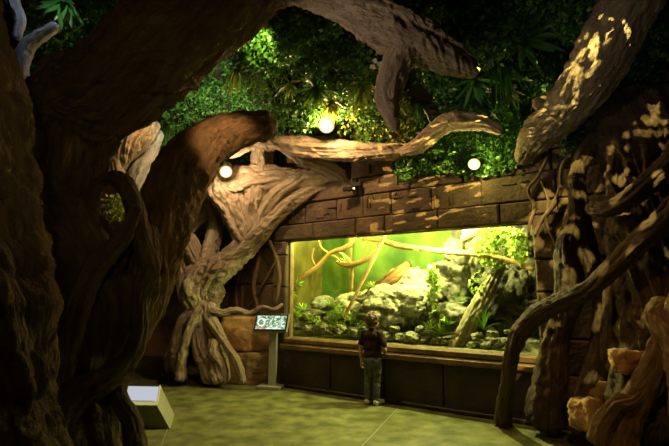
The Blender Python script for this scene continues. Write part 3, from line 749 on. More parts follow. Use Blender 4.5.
trock(313, 316, .45, (.20, .14, .10), 40, 'mossy dark rock in the left front of the terrarium', 'rock_tank2', rz=0)
rs = random.Random(3)
row = [(298, 326, .10), (309, 329, .13), (321, 327, .12), (332, 331, .11), (343, 329, .13), (354, 333, .11), (363, 329, .09), (303, 318, .09), (316, 321, .09), (328, 320, .10), (340, 322, .08), (352, 322, .10),
       (388, 336, .12), (400, 337, .10), (412, 338, .13), (425, 339, .11), (436, 342, .08), (445, 343, .07), (470, 345, .07), (484, 345, .08), (497, 344, .09), (509, 341, .07), (521, 342, .06), (478, 336, .08), (494, 334, .07), (508, 332, .05), (394, 329, .08), (418, 330, .09)]
for k, (x, y, sx) in enumerate(row):
    trock(x+rs.uniform(-2, 2), y, .20+rs.uniform(0, .12) if y > 324 else .42, (sx*.9, sx*.7, sx*.55), 50+k, 'small pale stone on the terrarium floor along the front glass', 'rock_pebble', group='small front stones in the terrarium', sub=4, rough=.4)
# branches
def tl(name, rows, mat, label, **kw):
    kw.setdefault('nseg', 28); kw.setdefault('step', .02); kw.setdefault('flute', .3)
    pts = []
    for x, y, d, r in rows:
        p = tk(x, y, d); pts.append((p, r*p.y/F))
    o = limb(name, pts, M[mat], None, **kw)
    if label: tag(o, label, 'branch')
    return o
tl('terrarium_branch', [(291, 288, .35, 2), (303, 277, .4, 2.2), (318, 266, .5, 2.3), (331, 253, .55, 2), (345, 248, .6, 2.4), (352, 243, .6, 2.2), (356, 234, .6, 2)], 'branch_tank', 'orange-brown branch rising from the left glass corner to the top')
tl('terrarium_branch', [(344, 318, .25, 1.6), (358, 290, .3, 1.8), (370, 266, .35, 2), (380, 246, .4, 2), (386, 232, .4, 2)], 'branch_tank', 'slim straight stick leaning left of the boy')
tl('terrarium_branch', [(362, 238, .7, 2.2), (380, 240, .65, 2.6), (400, 246, .6, 2.8), (425, 249, .55, 2.8), (450, 252, .5, 2.8), (475, 254, .42, 2.6), (500, 258, .35, 2.6), (520, 264, .28, 2.6), (534, 270, .22, 2.2)], 'branch_tank', 'long nearly level orange branch crossing the top of the terrarium')
tl('terrarium_branch', [(336, 262, .8, 1.8), (347, 265, .75, 3), (358, 263, .7, 2.6), (370, 258, .7, 2), (374, 250, .7, 1.5)], 'branch_tank', 'short mossy hanging twig under the top left branch')
tl('terrarium_branch', [(334, 250, .9, 1), (345, 256, .85, 1.3), (352, 266, .8, 1.4), (352, 290, .8, 1.2)], 'branch_tank', 'thin curved twig behind the short hanging twig')
tl('terrarium_branch', [(440, 252, .9, 1.2), (455, 244, .9, 1.6), (475, 234, .9, 1.8), (490, 228, .9, 1.8)], 'branch_tank', 'thin twig slanting up behind the level branch')
for k, rows in enumerate(([(316, 267, .5, 1), (312, 258, .5, .9), (314, 248, .5, .6)], [(330, 254, .55, 1), (322, 248, .55, .8), (318, 238, .55, .5)], [(341, 262, .75, 1.2), (334, 256, .75, .8), (326, 256, .75, .5)], [(360, 262, .7, 1.2), (366, 252, .7, .9), (368, 244, .7, .6)],
        [(366, 259, .7, 1), (376, 250, .7, .7), (378, 240, .7, .5)])):
    tl('terrarium_twig', rows, 'branch_tank', ['forked twig low on the left rising branch', 'forked twig high on the left rising branch', 'spiky twig left on the short hanging twig', 'upright twig on the short hanging twig', 'rightmost upright twig beside the leaning stick'][k])
tl('terrarium_log', [(366, 296, .6, 3), (378, 288, .6, 5), (392, 279, .65, 6.5), (402, 270, .7, 5), (410, 262, .75, 3)], 'log_brown', 'dark brown rotten log lying behind the pale boulders', knots=.6, flute=.5, nseg=48)
tl('terrarium_log', [(452, 352, .3, 7), (460, 340, .32, 8), (472, 318, .4, 8), (484, 296, .5, 7.5), (495, 276, .6, 6.5), (502, 262, .7, 5)], 'log_tank', 'thick pale green log leaning against the terrarium rocks', nseg=64, flute=.32, knots=.3)
# tank plants
def tplant(kind, x, y, d, mat, label, L=.2, n=20, w=.04, ax=Vector((0, 0, 1)), name='terrarium_plant'):
    p = tk(x, y, d); lv = Leaves()
    if kind == 'rosette': lv.rosette(p, ax, n, L, w, .8, .3)
    elif kind == 'grass': lv.grass(p, ax, n, L, w, .8, .9)
    elif kind == 'fern': lv.fern(p, ax, n, L, .8, .035)
    o = lv.build(name, mat); tag(o, label, 'plant'); return o
tplant('rosette', 343, 318, .35, 'leaf_tank', 'bushy bright green fern left of the leaning stick', .24, 26, .05)
tplant('grass', 333, 322, .3, 'leaf_tank', 'light green tuft between the front stones', .16, 24, .02)
tplant('rosette', 298, 318, .2, 'leaf_tank', 'leafy plant in the lower left corner of the terrarium', .18, 22, .035)
tplant('fern', 310, 322, .3, 'leaf_tank', 'small fern on the mossy left rock', .16, 14)
tplant('rosette', 296, 285, .2, 'leaf_tank', 'pale sprig hanging on the left glass edge', .14, 14, .03, Vector((.5, .5, .3)))
tplant('rosette', 292, 292, .2, 'leaf_tank', 'curly pale shoots below the left glass sprig', .12, 14, .02, Vector((.5, 0, -.5)))
tplant('rosette', 346, 262, .68, 'leaf_tank', 'yellow-green air plant on the short hanging twig', .13, 16, .018, Vector((-.3, -.4, .6)))
tplant('rosette', 366, 240, .6, 'leaf_tank', 'air plant near the top middle left of the terrarium', .12, 12, .018, Vector((-.3, -.4, -.6)))
tplant('rosette', 372, 288, .5, 'leaf_tank', 'small green plant between stick and brown log', .14, 16, .03)
tplant('grass', 440, 332, .28, 'leaf_tank', 'upright grassy clump below the leafy column', .26, 26, .022)
tplant('rosette', 430, 330, .3, 'leaf_tank', 'broad-leaved clump at the foot of the leafy column', .16, 18, .03)
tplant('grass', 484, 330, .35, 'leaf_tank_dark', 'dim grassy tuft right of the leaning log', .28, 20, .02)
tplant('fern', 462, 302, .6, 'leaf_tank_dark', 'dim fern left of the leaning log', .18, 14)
tplant('rosette', 336, 312, .42, 'leaf_tank', 'broad leafy clump behind the bushy bright green fern', .26, 26, .06)
tplant('rosette', 350, 322, .28, 'leaf_tank', 'low bright clump just right of the bushy bright green fern', .17, 22, .04)
tplant('rosette', 303, 312, .32, 'leaf_tank', 'upright leafy plant beside the left glass post', .20, 22, .045)
tplant('grass', 320, 326, .2, 'leaf_tank', 'short pale tuft among the left front stones', .12, 22, .018)
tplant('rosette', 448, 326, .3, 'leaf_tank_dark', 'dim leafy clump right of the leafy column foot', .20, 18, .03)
def cloud(cx, cy, rx, ry, d, n, seed, fn=None):
    rs = random.Random(seed); out = []
    while len(out) < n:
        a, b = rs.uniform(-1, 1), rs.uniform(-1, 1)
        if a*a+b*b > 1: continue
        if noise.noise(Vector((a*3, b*3, seed))) < -.15: continue
        out.append(tuple(tk(cx+a*rx, cy+b*ry, d+rs.uniform(-.1, .1))))
    return out
small_leaves('terrarium_creeper', 'leaf_tank', cloud(497, 246, 24, 22, .45, 600, 1)+cloud(518, 246, 11, 16, .3, 260, 2), .062, 'bright leafy creeper filling the upper right corner of the terrarium', 7, 'plant', kind=None, asp=.7)
small_leaves('terrarium_creeper', 'leaf_tank', cloud(433, 286, 5, 26, .36, 190, 3)+cloud(437, 316, 7, 10, .33, 60, 4), .062, 'narrow hanging column of leaves in the terrarium centre', 8, 'plant', kind=None, asp=.7)
small_leaves('terrarium_creeper', 'leaf_tank', cloud(478, 284, 9, 12, .5, 80, 5), .045, 'sparse pale leaves behind the upper leaning log', 9, 'plant', kind=None, asp=.7)
small_leaves('terrarium_moss', 'leaf_tank', cloud(312, 322, 22, 9, .35, 500, 6)+cloud(350, 324, 18, 5, .3, 160, 7), .03, 'mossy ground cover between the left stones of the terrarium', 10, 'plant', kind='stuff', asp=.6)

# ---------------------------------------------------------------- screen stand
KP = fl(271, 388); KP.z = 0
ang = math.atan2(-KP.x*0-.25, 1)*0
K = empty('screen_stand', KP, 'grey information stand with tilted lit touchscreen left of the tank', 'screen stand')
kr = math.radians(-12)
def kp(x, y, z): return KP + Matrix.Rotation(kr, 3, 'Z') @ Vector((x, y, z))
zs = at(270, 323, KP.y).z
box_obj('base', kp(0, 0, .02), (.34, .26, .04), M['steel'], K, kr, .006)
bm = bmesh.new()
for sx, sy, wx, wy in ((0, .0, .11, .06),):
    bmesh.ops.create_cube(bm, size=1); bmesh.ops.scale(bm, vec=(wx, wy, zs-.08), verts=bm.verts)
bmesh.ops.bevel(bm, geom=[e for e in bm.edges], offset=.006, segments=2, affect='EDGES')
bmesh.ops.transform(bm, matrix=Matrix.Translation(kp(.02, 0, (zs-.08)/2+.03)) @ Matrix.Rotation(kr, 4, 'Z'), verts=bm.verts)
from_bm('post', bm, M['steel'], K)
tl_ = math.radians(62)
hd = box_obj('screen_housing', kp(0, -.03, zs), (.50, .27, .045), M['steel'], K, kr, .008, tl_)
Rm = Matrix.Translation(kp(0, -.03, zs)) @ Matrix.Rotation(kr, 4, 'Z') @ Matrix.Rotation(tl_, 4, 'X')
def kquad(name, cx, cy, w, h, dz, mat, parent):
    V = [Rm @ Vector((cx-w/2, cy-h/2, dz)), Rm @ Vector((cx+w/2, cy-h/2, dz)), Rm @ Vector((cx+w/2, cy+h/2, dz)), Rm @ Vector((cx-w/2, cy+h/2, dz))]
    V += [v - (Rm.to_3x3() @ Vector((0, 0, .002))) for v in V]
    return obj(name, V, [(0, 1, 2, 3), (7, 6, 5, 4), (0, 4, 5, 1), (1, 5, 6, 2), (2, 6, 7, 3), (3, 7, 4, 0)], mat, parent)
kquad('bezel', 0, 0, .48, .25, .026, M['black'], K)
def mat_screen():
    m = bpy.data.materials.new('screen_picture'); m.use_nodes = True; nt = m.node_tree; nt.nodes.clear(); N = nt.nodes; L = nt.links
    tc = N.new('ShaderNodeTexCoord'); v = N.new('ShaderNodeTexVoronoi'); v.inputs['Scale'].default_value = 38; v.distance = 'CHEBYCHEV'
    n = N.new('ShaderNodeTexNoise'); n.inputs['Scale'].default_value = 60
    L.new(tc.outputs['Object'], v.inputs['Vector']); L.new(tc.outputs['Object'], n.inputs['Vector'])
    sx = N.new('ShaderNodeSeparateColor'); L.new(v.outputs['Color'], sx.inputs[0])
    mt = N.new('ShaderNodeMath'); mt.operation = 'MULTIPLY_ADD'; mt.inputs[1].default_value = .6
    L.new(sx.outputs[0], mt.inputs[0]); ml = N.new('ShaderNodeMath'); ml.operation = 'MULTIPLY'; ml.inputs[1].default_value = .6
    L.new(n.outputs['Fac'], ml.inputs[0]); L.new(ml.outputs[0], mt.inputs[2])
    r = N.new('ShaderNodeValToRGB'); e = r.color_ramp.elements; e[0].position = .25; e[0].color = (.03, .07, .03, 1); e[1].position = .9; e[1].color = (.85, .95, .85, 1)
    k = e.new(.5); k.color = (.18, .35, .12, 1); k = e.new(.66); k.color = (.45, .6, .45, 1)
    L.new(mt.outputs[0], r.inputs[0])
    em = N.new('ShaderNodeEmission'); em.inputs[1].default_value = 1.1; L.new(r.outputs[0], em.inputs[0])
    o = N.new('ShaderNodeOutputMaterial'); L.new(em.outputs[0], o.inputs[0]); return m
scr = kquad('display', 0, 0, .43, .20, .029, mat_screen(), K)
# round map icon and red strip on the display
def ring(cx, cy, r0, r1, mat, a0=0, a1=2*PI):
    V = []; Fc = []; n = 24
    for i in range(n+1):
        a = a0+(a1-a0)*i/n
        V += [Rm @ Vector((cx+r0*math.cos(a), cy+r0*math.sin(a), .031)), Rm @ Vector((cx+r1*math.cos(a), cy+r1*math.sin(a), .031))]
    for i in range(n): Fc.append((2*i, 2*i+1, 2*i+3, 2*i+2))
    return obj('display_icon', V, Fc, mat, scr_parent)
scr_parent = scr
scr.parent = K
def sub(o):
    return o
_loc = scr.location
def obj_sub(fn, *a):
    # display is at the stand's origin, so its children use the same offset
    global scr_parent
    scr_parent = K; o = fn(*a); o.parent = scr; return o
obj_sub(ring, -.14, 0, .045, .06, emis('icon_white', (.9, 1, .95), 1.3)); obj_sub(ring, -.14, .0, .012, .03, emis('icon_green', (.1, .35, .12), 1.0))
def kq2(*a):
    o = kquad(*a); o.parent = scr; return o
kq2('display_strip', -.12, -.085, .09, .018, .0315, emis('icon_red', (.8, .12, .1), 1.0), K)
kq2('display_strip', .05, -.088, .22, .012, .0315, emis('icon_pale', (.8, .9, .8), 1.2), K)

# ---------------------------------------------------------------- sloping display box bottom left
b_fr, b_br = fl(170, 429), fl(174.5, 414.5)
wv = Vector((-1, .10, 0)).normalized()*.62
b_fl, b_bl = b_fr+wv, b_br+wv
t_fr = at(157.5, 406.5, b_fr.y+.02); t_br = at(161, 386.5, b_br.y-.02)
t_fl = t_fr+Vector((-.38, .03, 0)); t_bl = t_br+Vector((-.38, .03, 0))
BX = empty('display_box', (b_fr+b_bl)/2, 'low grey display box with sloping white lit top beside giant trunk', 'display box')
obj('body', [b_fl, b_fr, b_br, b_bl, t_fl, t_fr, t_br, t_bl], [(3, 2, 1, 0), (4, 5, 6, 7), (0, 1, 5, 4), (1, 2, 6, 5), (2, 3, 7, 6), (3, 0, 4, 7)], M['steel_box'], BX)
tn = (t_fr-t_fl).cross(t_br-t_fr).normalized()
def tq(u, v, o=0): return t_fl.lerp(t_fr, u).lerp(t_bl.lerp(t_br, u), v)+tn*o
def tpl(name, u0, u1, v0, v1, o0, o1, mat):
    V = [tq(u0, v0, o0), tq(u1, v0, o0), tq(u1, v1, o0), tq(u0, v1, o0), tq(u0, v0, o1), tq(u1, v0, o1), tq(u1, v1, o1), tq(u0, v1, o1)]
    return obj(name, V, [(3, 2, 1, 0), (4, 5, 6, 7), (0, 1, 5, 4), (1, 2, 6, 5), (2, 3, 7, 6), (3, 0, 4, 7)], mat, BX)
tpl('light_panel', .04, .94, .22, .95, .001, .008, emis('panel_glow', (.60, .64, .74), .85))
tpl('top_frame', 0, 1, 0, .17, .001, .012, M['white_panel']); tpl('slot', .06, .9, .17, .21, .001, .010, M['trim_grey'])
tpl('top_frame', .95, 1, .17, 1, .001, .012, M['white_panel'])

# ---------------------------------------------------------------- the boy
def blob_mesh(name, parts, voxel, mat, parent, smooth=2, disp=None):
    """parts: ('tube', [(Vector, r), ...]) or ('ell', centre, radii, rotation) fused into one continuous surface"""
    bm = bmesh.new()
    for p in parts:
        if p[0] == 'tube':
            pts = p[1]
            for i in range(len(pts)-1):
                (a, ra), (b, rb) = pts[i], pts[i+1]; n = max(2, int((b-a).length/(min(ra, rb)*.35)))
                for k in range(n+(i == len(pts)-2)):
                    t = k/n; r = ra+(rb-ra)*t
                    bmesh.ops.create_icosphere(bm, subdivisions=2, radius=r, matrix=Matrix.Translation(a.lerp(b, t)))
        else:
            _, c, rr, rot = p
            bmesh.ops.create_icosphere(bm, subdivisions=3, radius=1, matrix=Matrix.Translation(c) @ rot @ Matrix.Diagonal((*rr, 1)))
    me = bpy.data.meshes.new(name); bm.to_mesh(me); bm.free()
    o = bpy.data.objects.new(name, me); COL.objects.link(o)
    m = o.modifiers.new('r', 'REMESH'); m.mode = 'VOXEL'; m.voxel_size = voxel
    if smooth: s_ = o.modifiers.new('s', 'SMOOTH'); s_.factor = .6; s_.iterations = smooth
    dg = bpy.context.evaluated_depsgraph_get(); me2 = bpy.data.meshes.new_from_object(o.evaluated_get(dg))
    bpy.data.objects.remove(o)
    if disp:
        me2.update()
        for v in me2.vertices: v.co += v.normal*disp(v.co)
    me2.name = name; me2.polygons.foreach_set('use_smooth', [True]*len(me2.polygons))
    me2.materials.clear()
    return link_mesh(name, me2, mat, parent)
BP = fl(373, 404.5); BP.z = 0
BOY = empty('person', BP, 'child in dark red t-shirt and jeans standing facing the tank glass', 'person')
yaw = math.atan2(WN.x, -WN.y) * -1      # face the glass
yaw = math.atan2(-(-WN).x, (-WN).y)+math.radians(0)
RB = Matrix.Translation(BP) @ Matrix.Rotation(yaw*.75, 4, 'Z')
def b(x, y, z): return RB @ Vector((x, y, z))           # local: +y towards the glass, +x to the right
RR = Matrix.Rotation(yaw*.75, 4, 'Z')
I4 = RR
HR = RR @ Matrix.Rotation(math.radians(-14), 4, 'Z')      # head turned slightly right
hc = Vector((.004, .012, .965))
def h(x, y, z): return RB @ (hc + Matrix.Rotation(math.radians(-14), 3, 'Z') @ Vector((x, y, z)))
body = [('ell', h(0, -.004, .012), (.064, .078, .080), HR), ('ell', h(0, .018, -.035), (.050, .055, .050), HR), ('ell', h(0, .045, -.062), (.024, .022, .020), HR),
        ('ell', h(0, .082, -.018), (.010, .014, .013), HR), ('ell', h(-.032, .052, -.03), (.020, .016, .02), HR), ('ell', h(.032, .052, -.03), (.020, .016, .02), HR),
        ('ell', h(.066, -.002, -.015), (.008, .014, .020), HR), ('ell', h(-.066, -.002, -.015), (.008, .014, .020), HR),
        ('ell', h(0, .070, -.046), (.018, .010, .005), HR), ('ell', h(0, .068, -.054), (.015, .010, .005), HR),
        ('tube', [(b(0, .0, .84), .036), (b(.002, .004, .91), .032)]),
        ('ell', b(0, 0, .775), (.105, .062, .085), I4), ('ell', b(0, 0, .65), (.092, .062, .11), I4), ('ell', b(0, -.004, .545), (.098, .068, .07), I4),
        ('tube', [(b(-.095, 0, .815), .034), (b(.095, 0, .815), .034)]),
        # legs
        ('tube', [(b(-.052, 0, .53), .058), (b(-.056, .008, .30), .040), (b(-.058, -.004, .20), .037), (b(-.062, -.006, .06), .024)]),
        ('tube', [(b(.052, 0, .53), .058), (b(.050, .004, .30), .040), (b(.048, -.01, .20), .037), (b(.046, -.012, .06), .024)]),
        ('tube', [(b(-.062, -.005, .035), .022), (b(-.068, .07, .02), .018)]), ('tube', [(b(.046, -.012, .035), .022), (b(.066, .06, .02), .018)]),
        # left arm hanging
        ('tube', [(b(-.115, 0, .81), .033), (b(-.145, -.012, .66), .026), (b(-.150, -.008, .60), .023), (b(-.152, .022, .475), .016)]),
        # right arm: elbow out to the right, forearm forward and down
        ('tube', [(b(.115, 0, .81), .033), (b(.150, -.02, .67), .027), (b(.160, -.012, .635), .025), (b(.128, .095, .585), .017)])]
def hand(w, d, side, curl, spread, thumb):
    """w wrist, d direction, side towards thumb"""
    d = d.normalized(); side = (side-d*side.dot(d)).normalized(); nn = d.cross(side)
    out = [('tube', [(w, .015), (w+d*.02+side*.006, .0135), (w+d*.042+side*.008, .012)]), ('tube', [(w, .015), (w+d*.02-side*.006, .0135), (w+d*.040-side*.009, .012)])]
    for k, L in enumerate((.036, .041, .038, .030)):
        o = side*(.0155-.0105*k); p0 = w+d*.040+o; d1 = (d+side*(.10-.07*k)*spread+nn*curl*.5).normalized(); d2 = (d1+nn*curl).normalized(); d3 = (d2+nn*curl).normalized()
        p1 = p0+d1*L*.42; p2 = p1+d2*L*.32; p3 = p2+d3*L*.26
        out.append(('tube', [(p0, .0064), (p1, .0059), (p2, .0053), (p3, .0046)]))
    q0 = w+d*.012+side*.012; q1 = q0+(d*.6+side*.8+nn*thumb*.3).normalized()*.022; q2 = q1+(d*.9+side*.35+nn*thumb*.6).normalized()*.018
    out.append(('tube', [(q0, .009), (q1, .0072), (q2, .0056)]))
    return out
rv = RR.to_3x3()
body += hand(b(-.152, .022, .475), rv @ Vector((-.02, .12, -1)), rv @ Vector((.15, 1, .1)), .35, 1, .4)
body += hand(b(.128, .095, .585), rv @ Vector((-.55, .75, -.15)), rv @ Vector((.0, .2, 1)), .45, 1, .4)
blob_mesh('body', body, .0038, M['skin'], BOY, 2)
shirt = [('ell', b(0, .002, .785), (.122, .078, .080), I4), ('ell', b(0, .004, .66), (.112, .082, .14), I4), ('ell', b(0, 0, .575), (.116, .086, .085), I4),
         ('tube', [(b(-.09, 0, .82), .044), (b(.09, 0, .82), .044)]), ('tube', [(b(-.10, 0, .815), .046), (b(-.142, -.008, .705), .042)]), ('tube', [(b(.10, 0, .815), .046), (b(.150, -.014, .70), .042)]),
         ('tube', [(b(0, 0, .83), .048), (b(0, .002, .865), .040)])]
blob_mesh('t_shirt', shirt, .006, M['shirt'], BOY, 3, lambda c: .006*noise.noise(c*18)+.004*noise.noise(Vector((c.x*40, c.y*40, c.z*14))))
jeans = [('ell', b(0, -.004, .545), (.104, .078, .060), I4), ('ell', b(0, -.02, .50), (.100, .076, .06), I4),
         ('tube', [(b(-.054, 0, .50), .062), (b(-.057, .008, .30), .050), (b(-.060, -.004, .18), .047), (b(-.064, -.006, .075), .042), (b(-.064, -.004, .062), .044)]),
         ('tube', [(b(.054, 0, .50), .062), (b(.051, .004, .30), .050), (b(.049, -.01, .18), .047), (b(.047, -.012, .075), .042), (b(.047, -.010, .062), .044)])]
blob_mesh('jeans', jeans, .006, M['jeans'], BOY, 3, lambda c: .006*noise.noise(c*22)+.005*noise.noise(Vector((c.x*14, c.y*14, c.z*55))))
for sx, tx, ty, yy in ((-.064, -.078, .085, 0), (.048, .098, .066, -.006)):
    s_ = blob_mesh('shoe', [('tube', [(b(sx, -.025+yy, .036), .034), (b(sx, .01, .04), .036), (b((sx+tx)/2, ty*.6, .034), .033), (b(tx, ty, .028), .027)]), ('tube', [(b(sx, -.015+yy, .05), .034), (b(sx, .0, .07), .033)])], .005, M['shoe'], BOY, 2)
    for v in s_.data.vertices:
        if v.co.z+0 < .012: v.co.z = .012
    so = blob_mesh('sole', [('tube', [(b(sx, -.028+yy, .010), .033), (b(sx, .01, .010), .034), (b((sx+tx)/2, ty*.6, .010), .034), (b(tx, ty+.003, .010), .028)])], .005, M['sole'], BOY, 1)
    for v in so.data.vertices: v.co.z = min(.018, max(.001, v.co.z))
    so.parent = s_
hair = [('ell', h(0, -.018, .036), (.078, .084, .070), HR), ('ell', h(0, -.040, -.005), (.070, .056, .062), HR), ('ell', h(0, .035, .066), (.058, .045, .030), HR),
        ('ell', h(-.058, -.012, .005), (.022, .038, .045), HR), ('ell', h(.058, -.012, .005), (.022, .038, .045), HR)]
rs = random.Random(5)
for k in range(110):                              # curls
    th = rs.uniform(0, 2*PI); ph = rs.uniform(-.45, PI/2); dx, dy, dz = math.cos(ph)*math.cos(th), math.cos(ph)*math.sin(th), math.sin(ph)
    if dy > .45 and dz < .55: continue
    c = h(dx*.076, -.016+dy*.082, .028+dz*.074); r = rs.uniform(.010, .017); hair.append(('ell', c, (r, r, r), I4))
blob_mesh('hair', hair, .0045, M['hair'], BOY, 1, lambda c: .005*noise.noise(c*70))
for sx in (-1, 1):
    e = blob_mesh('eye', [('ell', h(sx*.026, .068, -.002), (.011, .008, .008), HR)], .003, M['eye_white'], BOY, 0)
    i_ = blob_mesh('iris', [('ell', h(sx*.026, .075, -.002), (.005, .003, .005), HR)], .0015, M['iris'], BOY, 0); i_.parent = e

# ---------------------------------------------------------------- lamps
def light(kind, name, loc, energy, color, radius=.05, target=None, cone=None, blend=.5, size=None):
    l = bpy.data.lights.new(name, kind); l.energy = energy; l.color = color
    if kind in ('POINT', 'SPOT'): l.shadow_soft_size = radius
    if kind == 'SPOT': l.spot_size = math.radians(cone); l.spot_blend = blend
    if kind == 'AREA': l.shape = 'RECTANGLE'; l.size, l.size_y = size
    o = bpy.data.objects.new(name, l); COL.objects.link(o); o.location = loc
    if target is not None: o.rotation_euler = (target-loc).to_track_quat('-Z', 'Y').to_euler()
    return o
def lamp(name, p, aim, r, mat_e, label, L=.12, gobo=None):
    """a short cylindrical spotlight: housing, lens, bracket"""
    d = (aim-p).normalized(); E = empty(name, p, label, 'lamp'); a = d.orthogonal().normalized(); c = d.cross(a)
    def cyl(nm, t0, t1, r0, r1, mat, n=20, capf=True, inner=None):
        V = []; Fc = []
        for t, rr in ((t0, r0), (t1, r1)):
            for i in range(n):
                th = 2*PI*i/n; V.append(p+d*t+(a*math.cos(th)+c*math.sin(th))*rr)
        for i in range(n): Fc.append((i, (i+1) % n, n+(i+1) % n, n+i))
        Fc.append(tuple(range(n-1, -1, -1)))
        if capf: Fc.append(tuple(range(n, 2*n)))
        return obj(nm, V, Fc, mat, E)
    cyl('housing', -L, -.012, r*.8, r*.95, M['black'])
    bm = bmesh.new(); bmesh.ops.create_uvsphere(bm, u_segments=20, v_segments=12, radius=r)
    bmesh.ops.transform(bm, matrix=Matrix.Translation(p), verts=bm.verts); from_bm('bulb', bm, mat_e, E, True)
    cyl('glow_ring', -r*.9, -r*.2, r*.6, r*1.45, emis('ring_glow', mat_e.node_tree.nodes['Emission'].inputs[0].default_value[:3], 1.4), capf=False)  # emissive ring added to imitate the warm halo round the bulb
    cyl('bracket', -L-.05, -L, .012, .012, M['black'])
    return E
warm = (1, .56, .20)
cam_p = Vector((0, 0, H))
p1 = at(326.5, 126, 5.35); lamp('spotlight', p1, cam_p+Vector((0, 1.5, -1)), .068, emis('lamp_orange', (1, .62, .24), 40), 'biggest glaring orange lamp on top of the long pale branch')
light('POINT', 'lamp_or_fill', p1+Vector((0, -.14, -.02)), 80, (1, .62, .27), .03)
p2 = at(226, 172, 6.1); lamp('spotlight', p2, cam_p+Vector((0, 1.5, -1)), .06, emis('lamp_amber', (1, .62, .24), 30), 'smaller glaring amber lamp in the fork of the pale tree')
light('POINT', 'lamp_or_fill', p2+Vector((0, -.16, -.02)), 46, (1, .68, .36), .03)
p3 = at(474, 164.5, 4.75); lamp('spotlight', p3, cam_p+Vector((0, 1.5, -1)), .045, emis('lamp_yellow', (.95, .90, .25), 26), 'small yellow-green lamp at the top of the stone wall')
light('POINT', 'lamp_or_fill', p3+Vector((0, -.10, -.02)), 13, (1, .88, .22), .025)
# twin fixture on the wall above the tank, with a small glowing lens
fx = empty('wall_spotlight', tk(352, 187, -.12), 'black twin spotlight fixture on the stone wall above the tank', 'lamp')
fz = Vector(fx.location)
bx1 = box_obj('housing', fz+Vector((.06, 0, .03)), (.13, .08, .06), M['black'], fx, -.3, .006)
bx2 = box_obj('housing', fz+Vector((-.04, 0, -.03)), (.16, .08, .05), M['black'], fx, -.3, .006)
box_obj('bracket', fz+Vector((0, .03, .03)), (.03, .05, .15), M['black'], fx, -.3, .004)
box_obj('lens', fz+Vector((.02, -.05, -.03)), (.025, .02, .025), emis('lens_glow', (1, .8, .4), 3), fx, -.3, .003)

# terrarium lighting: two strips under the lid
TL = []
for k, (sa, sb, e, c, lb) in enumerate([(sL+.0, sL+1.25, 95, (1.0, .98, .26), 'yellow-green light strip under the terrarium lid, left half'), (sL+1.35, sR+.1, 85, (1.0, .98, .52), 'whitish light strip under the terrarium lid, right half')]):
    bm = bmesh.new(); rbox(bm, W, sa, sb, z1-.05, z1-.02, -.95, -.55, 0); o = from_bm('light_strip', bm, M['black'], TK)
for a, d, e, c in ((.60, -1.05, 24, (1, .93, .15)), (2.45, -.85, 24, (1, .97, .42)), (2.85, -.40, 20, (1, .93, .25)), (.08, -.40, 26, (1, .86, .12))):
    light('POINT', 'strip_light', W(sL+a, z1-.10, d), e, c, .05)
for q, e, c, dd in ((Vector((.08, 6.7, 0)), 50, (1, .96, .30), -.85), (Vector((1.49, 6.08, 0)), 30, (1, .98, .40), -.72)):
    a = (q-WA).dot(WD); o_ = W(a, zT+.13, dd); light('POINT', 'strip_light', o_, e, c, .02)
for q, e, c in ((Vector((1.30, 5.76, 0)), 340, (1, .97, .33)), (Vector((.22, 6.25, 0)), 24, (1, .95, .28)), (Vector((-.35, 6.6, 0)), 16, (1, .93, .22)), (Vector((2.0, 5.2, 0)), 14, (1, .95, .35))):
    a = (q-WA).dot(WD); light('POINT', 'strip_light', W(a, zT+.085, -.27), e, c, .02)
# warm-cool accents: hidden cold lamp, and an unseen spot added to light the corner rosette
cold = lamp('spotlight', at(60, -60, 3.4), at(25, 50, 3.7), .03, emis('lamp_cold', (.6, .75, 1), 6), 'cold lamp hidden above the top left corner')
light('SPOT', 'lamp_or_fill', at(60, -60, 3.4)+Vector((0, 0, -.05)), 12, (.62, .74, 1), .03, at(25, 40, 3.75), 60)
light('SPOT', 'lamp_or_fill', PG+Vector((.05, -.7, -.1)), 20, (.75, 1, .75), .03, PG, 36)

# camera
cam = bpy.data.cameras.new('camera'); co = bpy.data.objects.new('camera', cam); COL.objects.link(co)
cam.sensor_width = 36; cam.lens = 36*F/669; co.location = (0, 0, H); co.rotation_euler = (PI/2+PITCH, 0, 0); cam.clip_start = .05
S.camera = co
# unseen spots added to brighten trees and planting, plus beams for the visible lamps
def gl(loc, tgt, e, c, cone, r=.05, blend=.6): return light('SPOT', 'lamp_or_fill', Vector(loc), e, c, r, Vector(tgt), cone, blend)
gl(at(240, 60, 3.2)+Vector((0, 0, 0)), at(205, 300, 6.8), 60, (1, .62, .30), 46)                # pale tree
gl((1.0, 1.6, 3.3), at(625, 400, 3.6), 60, (1, .55, .18), 34)                                  # rust root
gl((-.4, .6, 3.4), at(90, 300, 3.0), 10, (.9, .75, .25), 90)                                   # giant trunk
gl(at(158, 100, 5.1), at(134, 150, 5.6), 40, (1, .6, .25), 50)                                    # gap branch
gl(p3+Vector((0, -.12, -.05)), (-.3, 4.2, 0), 6, (1, .97, .26), 76, .03)
gl(p1+Vector((0, -.16, -.05)), (-.6, 4.5, 0), 6, (1, .88, .24), 74, .03)
gl((-.9, 2.0, 2.3), at(400, 45, 3.05), 44, (1, .80, .58), 55)
gl((1.0, 1.2, 2.3), at(580, 75, 3.4), 12, (1, .88, .70), 40)
gl(at(268, 40, 3.9), at(316, 10, 3.0), 26, (1, .62, .28), 60)                                     # overhead branch
gl(at(215, 152, 4.9), at(205, 85, 5.6), 90, (.85, 1, .62), 100)                                  # creeper mat
gl((-.5, .3, 1.9), at(150, 85, 3.1), 13, (1, .74, .42), 75)
gl(at(262, 30, 3.9), at(250, 85, 4.9), 34, (1, .92, .28), 90)
gl(at(185, 240, 7.0), at(165, 200, 7.6), 8, (1, .95, .3), 100)                                      # far yellow-green creeper

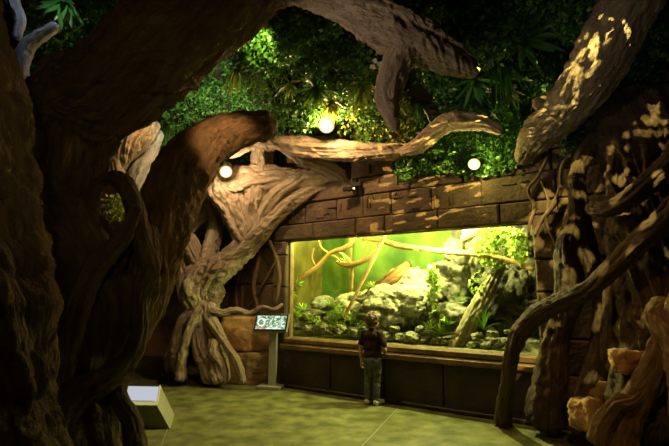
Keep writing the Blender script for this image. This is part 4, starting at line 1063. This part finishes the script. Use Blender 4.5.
# added unseen projectors: pierced plates shape patches like light falling through leaves
def added_projector(loc, tgt, e, c, cone, seed, label, half=.05, sx=1.0, thr=.20, fy=34, rad=.0013, dist=.25):
    loc = Vector(loc); tgt = Vector(tgt); d = (tgt-loc).normalized()
    E = empty('added_projector', loc, label, 'lamp'); a = d.cross(Vector((0, 0, 1))).normalized(); u = a.cross(d)
    V = []; Fc = []; n = 130
    for j in range(n+1):
        for i in range(n+1):
            V.append(loc+d*dist+a*(-half+2*half*i/n)+u*(-half+2*half*j/n))
    for j in range(n):
        for i in range(n):
            x = i/n*14*sx; y = j/n*fy
            f = noise.noise(Vector((x+seed, y, seed*.7)))
            if f > thr and 1 < i < n-2 and 1 < j < n-2: continue
            q = j*(n+1)+i; Fc.append((q, q+1, q+n+2, q+n+1))
    pl = obj('pattern_plate', V, Fc, M['black'], E)
    # barrel walls joining plate and lamp
    V = []; k = half
    for t in (-.05, dist):
        for (p_, q_) in ((-k, -k), (k, -k), (k, k), (-k, k)): V.append(loc+d*t+a*p_+u*q_)
    obj('housing', V, [(0, 1, 5, 4), (1, 2, 6, 5), (2, 3, 7, 6), (3, 0, 4, 7), (3, 2, 1, 0)], M['black'], E)
    top = Vector((loc.x, loc.y, canopy(loc.x, loc.y)+.16)); mb = Vector(loc)-d*.03
    V = []
    for q in (mb, top):
        for (i, j) in ((-.012, -.012), (.012, -.012), (.012, .012), (-.012, .012)): V.append(q+Vector((i, j, 0)))
    obj('mount', V, [(0, 1, 5, 4), (1, 2, 6, 5), (2, 3, 7, 6), (3, 0, 4, 7), (3, 2, 1, 0), (4, 5, 6, 7)], M['black'], E)
    l = light('SPOT', 'lamp_or_fill', loc, e, c, rad, tgt, cone, .3)
added_projector(at(600, -60, 2.0), W(*wall_hit(428, 185)), 2200, (1, .72, .16), 40, 1.3, 'added unseen pattern lamp throwing light patches on the stone wall', .045, .55, .31, 26, .0003)
added_projector(at(520, -120, 2.2), at(578, 85, 3.4), 480, (1, .78, .22), 40, 4.1, 'added unseen pattern lamp throwing light patches on the thick right branch', .06, .7, .30, 18)
added_projector(at(560, -150, 2.1), at(620, 195, 3.7), 1000, (1, .80, .25), 50, 7.7, 'added unseen pattern lamp throwing light patches on the rooted tree', .085, 1.1, .28, 18)

# world
w = bpy.data.worlds.new('world'); S.world = w; w.use_nodes = True
w.node_tree.nodes['Background'].inputs[0].default_value = (.5, .4, .25, 1); w.node_tree.nodes['Background'].inputs[1].default_value = .01
S.view_settings.view_transform = 'Standard'; S.view_settings.look = 'None'; S.view_settings.exposure = 0; S.view_settings.gamma = 1
try: S.view_settings.use_curve_mapping = False
except Exception: pass
